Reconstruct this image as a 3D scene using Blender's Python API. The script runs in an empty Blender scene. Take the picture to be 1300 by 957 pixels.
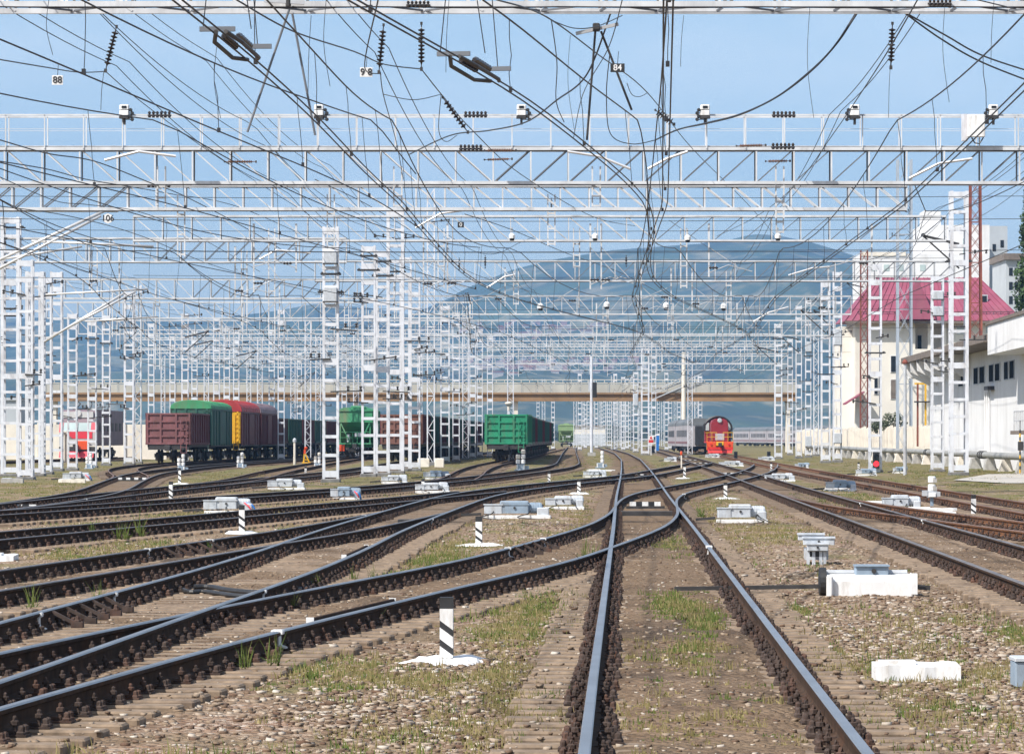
import bpy, math, random
import numpy as np
from mathutils import Vector, Matrix

random.seed(7)
RNG = np.random.default_rng(11)
SC = bpy.context.scene
COL = SC.collection
R = math.radians

# ---------------------------------------------------------------- camera numbers
F = 4500.0      # focal length in photo pixels (photo 1300 wide)
HY = 556.0      # horizon row in the photo
CZ = 1.93       # camera height above the sleeper tops
def G(px, py, z=0.0):
    Y = F*(CZ-z)/(py-HY)
    return ((px-650)*Y/F, Y)
def XP(px, Y): return (px-650)*Y/F
def ZP(py, Y): return CZ+(HY-py)*Y/F

# ---------------------------------------------------------------- mesh builder
class MB:
    def __init__(s):
        s.v=[]; s.f=[]; s.m=[]
    def add(s, vs, fs, mi=0):
        b=len(s.v); s.v.extend(vs)
        for f in fs:
            s.f.append(tuple(b+i for i in f)); s.m.append(mi)
    def box(s, cx,cy,cz, sx,sy,sz, mi=0, rz=0.0):
        hx,hy,hz=sx/2,sy/2,sz/2
        c,n=math.cos(rz),math.sin(rz)
        vs=[]
        for z in (-hz,hz):
            for x,y in ((-hx,-hy),(hx,-hy),(hx,hy),(-hx,hy)):
                vs.append((cx+x*c-y*n, cy+x*n+y*c, cz+z))
        s.add(vs,[(0,3,2,1),(4,5,6,7),(0,1,5,4),(1,2,6,5),(2,3,7,6),(3,0,4,7)],mi)
        return s
    def b2(s, x0,x1,y0,y1,z0,z1, mi=0):
        return s.box((x0+x1)/2,(y0+y1)/2,(z0+z1)/2,abs(x1-x0),abs(y1-y0),abs(z1-z0),mi)
    def cbox(s, cx,cy,cz, sx,sy,sz, ch=0.02, mi=0, rz=0.0):
        """box with chamfered vertical and top edges"""
        hx,hy,hz=sx/2,sy/2,sz/2
        c,n=math.cos(rz),math.sin(rz)
        def ring(ix,z):
            a,b=hx-ix,hy-ix
            k=ch
            pts=[(-a+k,-b),(a-k,-b),(a,-b+k),(a,b-k),(a-k,b),(-a+k,b),(-a,b-k),(-a,-b+k)]
            return [(cx+x*c-y*n, cy+x*n+y*c, cz+z) for x,y in pts]
        vs=ring(0,-hz)+ring(0,hz-ch)+ring(ch,hz)
        fs=[tuple(range(7,-1,-1)),tuple(range(16,24))]
        for k in (0,8):
            for i in range(8):
                j=(i+1)%8
                fs.append((k+i,k+j,k+8+j,k+8+i))
        s.add(vs,fs,mi); return s
    def bar(s, p, q, w, h=None, mi=0):
        h=w if h is None else h
        p=Vector(p); q=Vector(q); d=(q-p)
        if d.length<1e-6: return s
        d.normalize()
        up=Vector((0,0,1)) if abs(d.z)<0.95 else Vector((0,1,0))
        a=d.cross(up).normalized()*(w/2); b=a.cross(d).normalized()*(h/2)
        vs=[]
        for o in (p,q):
            for k,l in ((-1,-1),(1,-1),(1,1),(-1,1)):
                vs.append(tuple(o+a*k+b*l))
        s.last=len(s.v); s.add(vs,[(0,1,2,3),(7,6,5,4),(0,4,5,1),(1,5,6,2),(2,6,7,3),(3,7,4,0)],mi)
        return s
    def chain(s,prev,e0=0,e1=0):
        """hidden strip that joins this bar to the one before"""
        if prev is not None: s.f.append((prev+e0,prev+e0+1,s.last+e1+1,s.last+e1)); s.m.append(0)
        return s.last
    def tube(s, pts, r, n=6, mi=0, caps=True, r2=None):
        pts=[Vector(p) for p in pts]; N=len(pts); vs=[]; fs=[]
        for i,p in enumerate(pts):
            d=(pts[min(i+1,N-1)]-pts[max(i-1,0)])
            d.normalize()
            up=Vector((0,0,1)) if abs(d.z)<0.95 else Vector((0,1,0))
            a=d.cross(up).normalized(); b=a.cross(d).normalized()
            rr=r if r2 is None else r+(r2-r)*i/(N-1)
            for k in range(n):
                t=2*math.pi*k/n
                vs.append(tuple(p+a*(rr*math.cos(t))+b*(rr*math.sin(t))))
        for i in range(N-1):
            for k in range(n):
                l=(k+1)%n
                fs.append((i*n+k,i*n+l,(i+1)*n+l,(i+1)*n+k))
        if caps:
            fs.append(tuple(range(n-1,-1,-1))); fs.append(tuple((N-1)*n+k for k in range(n)))
        s.add(vs,fs,mi); return s
    def lathe(s, prof, c=(0,0,0), n=10, mi=0, axis='z'):
        vs=[]; fs=[]
        for r,z in prof:
            for k in range(n):
                t=2*math.pi*k/n
                a,b=r*math.cos(t),r*math.sin(t)
                if axis=='z': vs.append((c[0]+a,c[1]+b,c[2]+z))
                elif axis=='x': vs.append((c[0]+z,c[1]+a,c[2]+b))
                else: vs.append((c[0]+b,c[1]+z,c[2]+a))
        for i in range(len(prof)-1):
            for k in range(n):
                l=(k+1)%n
                fs.append((i*n+k,i*n+l,(i+1)*n+l,(i+1)*n+k))
        fs.append(tuple(range(n-1,-1,-1))); fs.append(tuple((len(prof)-1)*n+k for k in range(n)))
        s.add(vs,fs,mi); return s
    def prism(s, prof, y0, y1, mi=0):
        """closed xz profile extruded along y"""
        n=len(prof)
        vs=[(x,y0,z) for x,z in prof]+[(x,y1,z) for x,z in prof]
        fs=[tuple(range(n-1,-1,-1)),tuple(range(n,2*n))]
        for i in range(n):
            j=(i+1)%n
            fs.append((i,j,n+j,n+i))
        s.add(vs,fs,mi); return s
    def prismx(s, prof, x0, x1, mi=0):
        """closed yz profile extruded along x"""
        n=len(prof)
        vs=[(x0,y,z) for y,z in prof]+[(x1,y,z) for y,z in prof]
        fs=[tuple(range(n-1,-1,-1)),tuple(range(n,2*n))]
        for i in range(n):
            j=(i+1)%n
            fs.append((i,j,n+j,n+i))
        s.add(vs,fs,mi); return s
    def mesh(s, name, mats, smooth=False):
        me=bpy.data.meshes.new(name)
        me.from_pydata(s.v,[],s.f); me.update()
        for m in (mats if isinstance(mats,(list,tuple)) else [mats]): me.materials.append(m)
        if any(s.m): me.polygons.foreach_set('material_index',s.m)
        if smooth: me.polygons.foreach_set('use_smooth',[True]*len(s.f))
        return me
    def build(s, name, mats, parent=None, loc=(0,0,0), rz=0.0, smooth=False):
        o=bpy.data.objects.new(name, s.mesh(name,mats,smooth)); COL.objects.link(o)
        o.location=loc; o.rotation_euler=(0,0,rz)
        if parent is not None: o.parent=parent
        return o

def inst(name, me, parent=None, loc=(0,0,0), rz=0.0):
    o=bpy.data.objects.new(name, me); COL.objects.link(o)
    o.location=loc; o.rotation_euler=(0,0,rz)
    if parent is not None: o.parent=parent
    return o
def tag(o, label, cat, group=None, kind=None):
    if label: o['label']=label
    if cat: o['category']=cat
    if group: o['group']=group
    if kind: o['kind']=kind
    elif cat: o['kind']='thing'
    return o
def thing(name, label, cat, loc=(0,0,0), rz=0.0, group=None):
    o=bpy.data.objects.new(name,None); COL.objects.link(o)
    o.location=loc; o.rotation_euler=(0,0,rz); o.empty_display_size=0.3
    return tag(o,label,cat,group)
CHILD={}
def kids(o):
    return list(o.children)
def dup(root, label, loc, rz=None, scale=None, group=None):
    r=root.copy(); COL.objects.link(r); r.location=loc
    if rz is not None: r.rotation_euler=(0,0,rz)
    if scale is not None: r.scale=scale
    r['label']=label
    if group: r['group']=group
    def rec(a,b):
        for ch in kids(a):
            c=ch.copy(); COL.objects.link(c); c.parent=b
            rec(ch,c)
    rec(root,r)
    return r

# ---------------------------------------------------------------- materials
def _n(nt,t,**k):
    n=nt.nodes.new(t)
    for a,b in k.items(): setattr(n,a,b)
    return n
def mat(name, col, rough=0.6, metal=0.0, var=0.18, scale=6.0, bump=0.0, dirt=None, dirt_amt=0.35, dscale=2.0, spec=0.5):
    m=bpy.data.materials.new(name); m.use_nodes=True; nt=m.node_tree; nt.nodes.clear()
    out=_n(nt,'ShaderNodeOutputMaterial'); b=_n(nt,'ShaderNodeBsdfPrincipled')
    nt.links.new(b.outputs[0],out.inputs[0])
    b.inputs['Roughness'].default_value=rough; b.inputs['Metallic'].default_value=metal
    b.inputs['Specular IOR Level'].default_value=spec
    tc=_n(nt,'ShaderNodeNewGeometry')
    no=_n(nt,'ShaderNodeTexNoise'); no.inputs['Scale'].default_value=scale; no.inputs['Detail'].default_value=5
    nt.links.new(tc.outputs['Position'],no.inputs['Vector'])
    rp=_n(nt,'ShaderNodeValToRGB')
    a=[max(0,c*(1-var)) for c in col]; z=[min(1,c*(1+var)) for c in col]
    rp.color_ramp.elements[0].position=0.3; rp.color_ramp.elements[1].position=0.7
    rp.color_ramp.elements[0].color=(*a,1); rp.color_ramp.elements[1].color=(*z,1)
    nt.links.new(no.outputs[0],rp.inputs[0])
    last=rp.outputs[0]
    if dirt:
        n2=_n(nt,'ShaderNodeTexNoise'); n2.inputs['Scale'].default_value=dscale; n2.inputs['Detail'].default_value=7
        n2.inputs['Roughness'].default_value=0.7
        sm_=_n(nt,'ShaderNodeVectorMath',operation='MULTIPLY'); sm_.inputs[1].default_value=(1,1,.22); nt.links.new(tc.outputs['Position'],sm_.inputs[0]); nt.links.new(sm_.outputs[0],n2.inputs['Vector'])
        r2=_n(nt,'ShaderNodeValToRGB'); r2.color_ramp.elements[0].position=0.5; r2.color_ramp.elements[1].position=0.72
        r2.color_ramp.elements[0].color=(0,0,0,1); r2.color_ramp.elements[1].color=(dirt_amt,)*3+(1,)
        nt.links.new(n2.outputs[0],r2.inputs[0])
        mx=_n(nt,'ShaderNodeMix',data_type='RGBA')
        nt.links.new(r2.outputs[0],mx.inputs[0]); nt.links.new(last,mx.inputs[6]); mx.inputs[7].default_value=(*dirt,1)
        last=mx.outputs[2]
    nt.links.new(last,b.inputs['Base Color'])
    if bump:
        bp=_n(nt,'ShaderNodeBump'); bp.inputs['Strength'].default_value=bump; bp.inputs['Distance'].default_value=0.02
        nt.links.new(no.outputs[0],bp.inputs['Height']); nt.links.new(bp.outputs[0],b.inputs['Normal'])
    return m
def emit(name,col,st):
    m=bpy.data.materials.new(name); m.use_nodes=True; nt=m.node_tree
    b=nt.nodes['Principled BSDF']; b.inputs['Base Color'].default_value=(*col,1)
    b.inputs['Emission Color'].default_value=(*col,1); b.inputs['Emission Strength'].default_value=st
    return m
RUST=(0.16,0.07,0.035)
M={}
M['white']=mat('white_mast_paint',(0.62,0.64,0.69),0.6,var=0.10,scale=2,dirt=(0.27,0.22,0.19),dirt_amt=0.6,dscale=2.0)
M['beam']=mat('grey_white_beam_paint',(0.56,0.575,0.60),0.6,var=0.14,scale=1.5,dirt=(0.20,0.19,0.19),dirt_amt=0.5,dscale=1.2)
M['beamd']=mat('dark_grey_steel_and_shade',(0.13,0.14,0.16),0.6,var=0.15,scale=1.5)  # dark grey steel; also the painted shade of truss posts and diagonals
M['bwhite']=mat('bright_white_paint',(0.72,0.72,0.72),0.6,var=0.08,scale=5,dirt=(0.30,0.25,0.20),dirt_amt=0.65,dscale=5)
M['grey']=mat('grey_steel_paint',(0.42,0.44,0.47),0.5,var=0.15,scale=4,dirt=RUST,dirt_amt=0.3)
M['bluegrey']=mat('blue_grey_equipment_paint',(0.24,0.31,0.39),0.45,var=0.12,scale=8,dirt=(0.2,0.17,0.14),dirt_amt=0.5,dscale=5)
M['ltgrey']=mat('light_grey_equipment_paint',(0.46,0.49,0.53),0.5,var=0.10,scale=8,dirt=(0.24,0.20,0.16),dirt_amt=0.5,dscale=7)
M['black']=mat('black_paint',(0.02,0.02,0.022),0.55,var=0.3,scale=9)
M['dark']=mat('dark_steel',(0.045,0.042,0.042),0.55,metal=0.2,var=0.3,scale=6)
M['wire']=mat('dark_cable',(0.03,0.03,0.035),0.5,metal=0.3,var=0.1)
M['rail']=mat('rail_dark_rust',(0.052,0.034,0.025),0.9,var=0.35,scale=7,dirt=(0.10,0.05,0.03),dirt_amt=0.6,dscale=1.6,spec=0.08)
M['railrust']=mat('rail_orange_rust',(0.15,0.07,0.035),0.8,var=0.35,scale=5,dirt=(0.05,0.03,0.02),dirt_amt=0.6,dscale=1.5,spec=0.2)
M['head']=mat('polished_rail_head',(0.40,0.40,0.41),0.36,metal=0.9,var=0.12,scale=1.3,dirt=(0.16,0.12,0.10),dirt_amt=0.35,dscale=0.6)
M['headrust']=mat('rusty_rail_head',(0.20,0.11,0.07),0.5,metal=0.4,var=0.25,scale=1.2)
M['headdull']=mat('dull_rail_head',(0.20,0.17,0.155),0.45,metal=0.6,var=0.25,scale=1.2)
M['fast']=mat('rusty_fastening',(0.058,0.042,0.036),0.8,var=0.4,scale=10,dirt=(0.17,0.075,0.045),dirt_amt=0.6,dscale=2,spec=.2)
M['sleeper']=mat('dusty_sleeper',(0.195,0.142,0.098),0.9,var=0.35,scale=9,bump=0.5,dirt=(0.09,0.06,0.045),dirt_amt=0.7,dscale=1.2)
M['conc']=mat('grey_concrete',(0.36,0.35,0.33),0.9,var=0.15,scale=5,dirt=(0.18,0.16,0.14),dirt_amt=0.6,dscale=1.3)
M['dconc']=mat('dark_foundation',(0.16,0.155,0.15),0.85,var=0.3,scale=4)
M['cream']=mat('cream_concrete',(0.70,0.65,0.57),0.85,var=0.08,scale=1.2,dirt=(0.34,0.29,0.24),dirt_amt=0.5,dscale=0.5)
M['wwall']=mat('white_plaster',(0.70,0.70,0.71),0.8,var=0.05,scale=0.6,dirt=(0.36,0.34,0.32),dirt_amt=0.5,dscale=0.35)
M['cwall']=mat('cream_plaster',(0.72,0.685,0.62),0.8,var=0.05,scale=0.5,dirt=(0.45,0.38,0.30),dirt_amt=0.45,dscale=0.3)
M['gwall']=mat('grey_panel_wall',(0.42,0.45,0.48),0.7,var=0.08,scale=0.4)
M['roofr']=mat('crimson_metal_roof',(0.25,0.06,0.10),0.6,var=0.2,scale=0.5,dirt=(0.30,0.13,0.15),dirt_amt=0.5,dscale=0.3)
M['eave']=mat('brown_roof_edge',(0.16,0.13,0.11),0.8,var=0.25,scale=1.5)
M['glass']=mat('dark_window_glass',(0.02,0.024,0.03),0.35,var=0.2,scale=0.5,spec=.12)
M['opening']=mat('dark_window_opening',(0.03,0.034,0.04),0.95,var=0.3,scale=0.8,spec=0.0)
M['headmid']=mat('worn_rail_head',(0.30,0.29,0.29),0.36,metal=0.85,var=0.2,scale=1.1,dirt=(0.10,0.075,0.06),dirt_amt=0.5,dscale=0.5)
M['cstripe']=mat('faded_red_stripe',(0.20,0.10,0.11),0.6,var=0.1)
M['mastb']=mat('blue_grey_mast_paint',(0.36,0.41,0.48),0.55,var=0.12,scale=1.5,dirt=(0.15,0.14,0.14),dirt_amt=0.5,dscale=1.5)
M['pglass']=mat('pale_window_glass',(0.38,0.46,0.46),0.15,var=0.15,scale=0.7)
M['rustm']=mat('rust_red_lattice',(0.20,0.055,0.035),0.8,var=0.3,scale=1.5,dirt=(0.09,0.04,0.03),dirt_amt=0.6)
M['yellow']=mat('yellow_paint',(0.70,0.40,0.02),0.5,var=0.1)
M['orange']=mat('orange_paint',(0.66,0.075,0.015),0.5,var=0.1)
M['red']=mat('signal_red_paint',(0.62,0.025,0.02),0.45,var=0.12,scale=2)
M['burg']=mat('burgundy_paint',(0.23,0.014,0.024),0.5,var=0.12,scale=2)
M['maroon']=mat('faded_maroon_paint',(0.18,0.07,0.075),0.7,var=0.25,scale=1.5,dirt=(0.075,0.045,0.035),dirt_amt=0.85,dscale=2.2)
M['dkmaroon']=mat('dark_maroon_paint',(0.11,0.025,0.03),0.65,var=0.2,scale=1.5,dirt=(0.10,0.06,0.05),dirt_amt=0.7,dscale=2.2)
M['brown']=mat('brown_wagon_paint',(0.17,0.075,0.055),0.7,var=0.2,scale=1.2,dirt=(0.07,0.04,0.03),dirt_amt=0.6,dscale=0.8)
M['green']=mat('emerald_wagon_paint',(0.015,0.23,0.12),0.6,var=0.15,scale=1.0,dirt=(0.10,0.11,0.07),dirt_amt=0.85,dscale=2.2)
M['groof']=mat('light_green_roof_paint',(0.045,0.25,0.11),0.65,var=0.18,scale=0.7,dirt=(0.13,0.15,0.09),dirt_amt=.8,dscale=1.5)
M['dkgreen']=mat('dark_green_wagon_paint',(0.025,0.095,0.07),0.65,var=0.2,scale=1.2,dirt=(0.07,0.07,0.05),dirt_amt=0.7,dscale=2.2)
M['hopg']=mat('hopper_green_paint',(0.05,0.25,0.12),0.6,var=0.12,scale=1.0,dirt=(0.25,0.21,0.12),dirt_amt=0.9,dscale=0.45)
M['palegreen']=mat('faded_green_paint',(0.20,0.30,0.14),0.7,var=0.15,scale=1.0,dirt=(0.2,0.16,0.1),dirt_amt=0.5)
M['redroof']=mat('bright_red_roof_paint',(0.36,0.03,0.033),0.6,var=0.18,scale=0.7,dirt=(0.16,0.05,0.04),dirt_amt=.85,dscale=1.5)
M['coach']=mat('grey_coach_paint',(0.36,0.34,0.36),0.5,var=0.08,scale=0.6,dirt=(0.26,0.17,0.17),dirt_amt=0.4,dscale=0.3)
M['coachroof']=mat('dark_coach_roof',(0.13,0.14,0.15),0.6,var=0.2,scale=0.6)
M['loco']=mat('grey_loco_paint',(0.50,0.50,0.50),0.5,var=0.08,scale=1.0,dirt=(0.35,0.32,0.3),dirt_amt=0.4)
M['locored']=mat('pinkish_red_loco_paint',(0.66,0.045,0.07),0.5,var=0.08,scale=1.0)
M['lococlar']=mat('dusty_purple_loco_side',(0.19,0.135,0.155),0.6,var=0.12,scale=1.0)
M['bridge']=mat('ochre_bridge_girder',(0.27,0.165,0.085),0.85,var=0.2,scale=0.3,dirt=(0.18,0.12,0.07),dirt_amt=0.7,dscale=0.25)
M['bpanel']=mat('pale_bridge_panel',(0.42,0.41,0.37),0.85,var=0.15,scale=0.3,dirt=(0.35,0.30,0.25),dirt_amt=0.6,dscale=0.3)
M['pipe']=mat('lagged_grey_pipe',(0.28,0.28,0.27),0.6,var=0.15,scale=1.5,dirt=(0.16,0.14,0.12),dirt_amt=0.6,dscale=1.0)
M['path']=mat('pale_gravel_road',(0.40,0.37,0.33),0.9,var=0.12,scale=3)
M['ins']=mat('dark_insulator_glaze',(0.035,0.03,0.03),0.25,var=0.2)
M['insb']=mat('brown_insulator_glaze',(0.16,0.07,0.03),0.3,var=0.2)
M['sblue']=mat('blue_cabin_paint',(0.01,0.14,0.45),0.5)
M['redlamp']=emit('lit_red_lens',(0.9,0.02,0.03),1.8)
M['silver']=mat('galvanised_tube',(0.62,0.62,0.63),0.4,metal=0.25,var=0.1,scale=2,dirt=(0.4,0.3,0.22),dirt_amt=0.3)

def text_mesh(txt,size,fg,parent,loc):
    c=bpy.data.curves.new('lettering','FONT'); c.body=txt; c.size=size; c.align_x='CENTER'; c.align_y='CENTER'; c.extrude=.004; c.offset=size*.012
    t=bpy.data.objects.new('lettering_source',c); COL.objects.link(t)
    bpy.context.view_layer.update()
    dg=bpy.context.evaluated_depsgraph_get(); me=bpy.data.meshes.new_from_object(t.evaluated_get(dg))
    bpy.data.objects.remove(t); me.materials.clear(); me.materials.append(M[fg])
    o=bpy.data.objects.new('lettering',me); COL.objects.link(o); o.parent=parent; o.location=loc; o.rotation_euler=(R(90),0,0)
    return o
# ---------------------------------------------------------------- track plan (X of the centre line against distance Y)
class Path:
    def __init__(s, pts, sig=3.0):
        pts=sorted((p[1],p[0]) for p in pts)
        ys=np.array([p[0] for p in pts],float); xs=np.array([p[1] for p in pts],float)
        s.y0,s.y1=ys[0],ys[-1]
        pad=12.0
        yy=np.arange(ys[0]-pad,ys[-1]+pad+0.5,0.5)
        xx=np.interp(yy,ys,xs)
        lo=yy<ys[0]; hi=yy>ys[-1]
        xx[lo]=xs[0]+(yy[lo]-ys[0])*(xs[1]-xs[0])/(ys[1]-ys[0])
        xx[hi]=xs[-1]+(yy[hi]-ys[-1])*(xs[-1]-xs[-2])/(ys[-1]-ys[-2])
        def sm(a,sg):
            k=np.arange(-int(4*sg),int(4*sg)+1); w=np.exp(-0.5*(k/sg)**2); w/=w.sum()
            ap=np.concatenate([2*a[0]-a[len(k)//2:0:-1],a,2*a[-1]-a[-2:-len(k)//2-1:-1]]) if len(a)>len(k) else a
            return np.convolve(ap,w,'valid')[:len(a)] if len(a)>len(k) else a
        near=sm(xx,sig*2); far=sm(xx,min(10,sig*2.6)*2) if len(xx)>200 else near
        t=np.clip((yy-60)/90,0,1)
        s.yy=yy; s.xx=near*(1-t)+far*t
    def x(s,y): return float(np.interp(y,s.yy,s.xx))
    def sl(s,y): return (s.x(y+1)-s.x(y-1))/2
    def p(s,y,off=0.0,z=0.0):
        k=s.sl(y); n=math.sqrt(1+k*k)
        return (s.x(y)+off/n, y-off*k/n, z)

# each entry: (Y, X)
TRK={}
def T(key, pts, **k): TRK[key]=(Path([(x,y) for y,x in pts]),k)
T('M',[(12,.96),(25,1.36),(70,2.80),(108,3.98),(157,5.6),(204,7.1),(292,9.8),(328,10.7),(414,12.8),(715,18)],
  head='head',label='main railway track with shiny rails running straight up the middle')
T('R1',[(20,6.25),(42.5,6.95),(62,7.6),(87,8.36),(126,9.6),(179,11.4),(232,13.0),(319,15.7),(420,18.8),(640,25)],
  head='headdull',label='railway track running right of and parallel to the shiny main track')
T('D1',[(12,-5.2),(20,-4.55),(25.3,-3.86),(29.3,-3.4),(34.5,-2.62),(41.2,-1.56),(45.6,-.82),(50.4,0.0),(57,.78),(61.7,1.31),(67,1.9),(73.3,2.49),(83,3.12),(101,3.85),(110,4.4),(116,4.95),(125.5,6.02),(147.5,8.7),(165,10.6),(185,12.7),(215,15.3),(240,17.2)],
  head='headmid',label='curved crossover track cutting across the main track to the lower left',parents=('M','R1','R3'))
T('L1',[(12,-5.4),(25.3,-4.45),(33.5,-4.05),(46,-3.4),(55,-3.1),(66,-2.9),(80,-2.45),(92,-2.0),(104,-1.55),(112,-1.1),(120,-.4),(130,.85),(142,2.35),(150,3.6),(157,4.7),(168,6.0),(185,7.6),(204,9.2),(225,11.2),(250,13.3)],
  head='headmid',label='left railway track that bends over the main track in the distance',parents=('D1','M','R1'))
T('L1b',[(22,-9.0),(30,-7.95),(40.8,-6.7),(48,-5.87),(57.9,-4.77),(67,-3.68),(76,-2.92),(84,-2.35)],
  head='headdull',label='short turnout track branching left before the grey machine with slanted rail braces',parents=('L1',))
T('L2',[(40,-13.2),(60,-9.95),(68,-8.7),(78,-7.0),(88,-5.55),(95,-4.4),(104,-3.0),(112,-1.9),(118,-1.0)],
  head='headdull',label='turnout track branching left behind the striped post by the grey machine',parents=('L1','L1b'))
T('L3',[(60,-16.0),(80.5,-12.5),(91.5,-10.5),(102.5,-9.0),(115.5,-6.7),(127,-4.75),(146,-2.6),(162,-1.1),(179,.25),(213,2.75),(240,3.75),(276,4.4),(450,7.3),(720,12.2)],
  head='headdull',label='winding track that leads up to the far pale green hopper wagon',parents=('L2','L1'))
T('L4',[(60,-14.0),(86,-13.2),(100,-12.75),(122,-12.15),(148,-10.95),(170,-9.6),(200,-8.6),(230,-8.3),(265,-8.0),(340,-6.0),(620,3)],
  head='headdull',label='track leading to the brown wagon behind the row of white masts',parents=('L3',))
T('L5',[(130,-11.8),(142,-11.45),(155,-11.5),(170,-12.1),(200,-12.9),(248,-13.6),(321,-14.1),(420,-11.5)],
  head='headrust',label='track bending away to the green hopper wagon behind the white masts',parents=('L4',))
T('L6',[(80,-13.35),(95,-12.95),(110,-13.2),(122,-13.95),(140,-15.5),(160,-17.1),(178,-18.4),(205,-19.2),(235,-19.3),(262,-18.6),(420,-14)],
  head='headdull',label='track curving in front of the maroon gondola wagon',parents=('L4',))
T('L7',[(150,-16.3),(165,-17.6),(182,-19.9),(205,-22.6),(225,-23.9),(251,-24.5),(346,-21.5),(600,-13.5)],
  head='headrust',label='siding under the string of maroon and dark green wagons',parents=('L6',))
T('L8',[(190,-40.4),(300,-36.9),(420,-33.1)],head='headrust',label='siding under the red fronted electric locomotive')
T('GT',[(150,-2.4),(165,-2.2),(190,-2.2),(213,-2.0),(238,-1.5),(265,-.7),(281,-.2),(342,1.2),(600,8.2)],
  head='headrust',label='siding under the bright green gondola wagon',parents=('L3',))
T('R2',[(22,13.0),(30,12.6),(50,11.5),(66,10.5),(74,10.0),(82,9.55),(90,9.2),(97,9.0),(104,9.06),(112,9.25),(122,9.5)],
  head='headrust',rust=True,label='rusty turnout track branching right in front of the dwarf signal',parents=('R1',))
T('R3',[(30,11.25),(50,11.85),(83,12.75),(110,13.5),(140,14.35),(181,15.5),(246,17.8),(320,20.6),(397,23.2),(640,31)],
  head='headrust',rust=True,label='rusty outer track nearest the white building, leading to the red locomotive')

PROF=[(-.066,.014),(-.066,.026),(-.018,.042),(-.010,.06),(-.010,.125),(-.034,.140),(-.036,.168),(-.028,.18),
      (.028,.18),(.036,.168),(.034,.140),(.010,.125),(.010,.06),(.018,.042),(.066,.026),(.066,.014)]
def sweep(path, off, ya, yb, prof, zo, headseg, step=None):
    ys=[]; y=ya
    while y<yb:
        ys.append(y); y+= step if step else (0.8 if y<90 else 1.6 if y<200 else 5 if y<320 else 15)
    ys.append(yb)
    v=[];f=[];m=[];n=len(prof)
    for i,y in enumerate(ys):
        k=path.sl(y); q=math.sqrt(1+k*k)
        for px,pz in prof:
            o=off+px
            v.append((path.x(y)+o/q, y-o*k/q, pz+zo))
        if i:
            b=(i-1)*n
            for j in range(n):
                l=(j+1)%n
                f.append((b+j,b+n+j,b+n+l,b+l)); m.append(1 if j in headseg else 0)
    f.append(tuple(range(n))); m.append(0)
    f.append(tuple(range(len(ys)*n-1,len(ys)*n-n-1,-1))); m.append(0)
    mb=MB(); mb.v=v; mb.f=f; mb.m=m
    return mb
# fastening: plate, two clip bolts by the rail, two chair screws outside (one side view: mirrored pair)
PAWN=[(.030,0),(.030,.018),(.015,.024),(.014,.055),(.030,.058),(.031,.083),(.016,.088),(.015,.108),(.006,.118)]
SCREW=[(.036,0),(.036,.014),(.024,.022),(.022,.05),(.012,.06)]
def fast_mesh(full=True):
    mb=MB()
    mb.box(0,0,.006,.40,.17,.014)
    for s in (-1,1):
        if full:
            mb.lathe(PAWN,(s*.108,0.0,.012),7); mb.box(s*.085,0,.028,.07,.07,.022)
            mb.lathe(SCREW,(s*.165,-.045,.012),6); mb.lathe(SCREW,(s*.165,.045,.012),6)
    return mb
FASTS=[]
for i in range(4):
    mb=fast_mesh(); r=random.Random(50+i); a=R(r.uniform(-4,4)); k=.84+.05*i
    mb.v=[(x*k*math.cos(a)-y*k*math.sin(a)+r.uniform(-.003,.003),x*k*math.sin(a)+y*k*math.cos(a)+r.uniform(-.003,.003),z*(.88+.05*i)) for x,y,z in mb.v]
    FASTS.append(mb.mesh('rail_fastening',M['fast']))
SLV=[]
for i in range(5):
    mb=MB(); r=random.Random(i)
    mb.cbox(0,0,-.085+.0,2.75+r.uniform(-.06,.06),.235+r.uniform(-.02,.02),.17,.015)
    SLV.append(mb.mesh('sleeper',M['sleeper']))
HG=1.595/2
TROOT={}
def inframe(x,y,mg=30): return abs(4500*x/y)<650+mg
def near_parent(key,y):
    P,k=TRK[key]
    for q in k.get('parents',()):
        Q=TRK[q][0]
        if Q.y0-2<=y<=Q.y1+2 and abs(Q.x(y)-P.x(y))<0.55: return True
    return False
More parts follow.
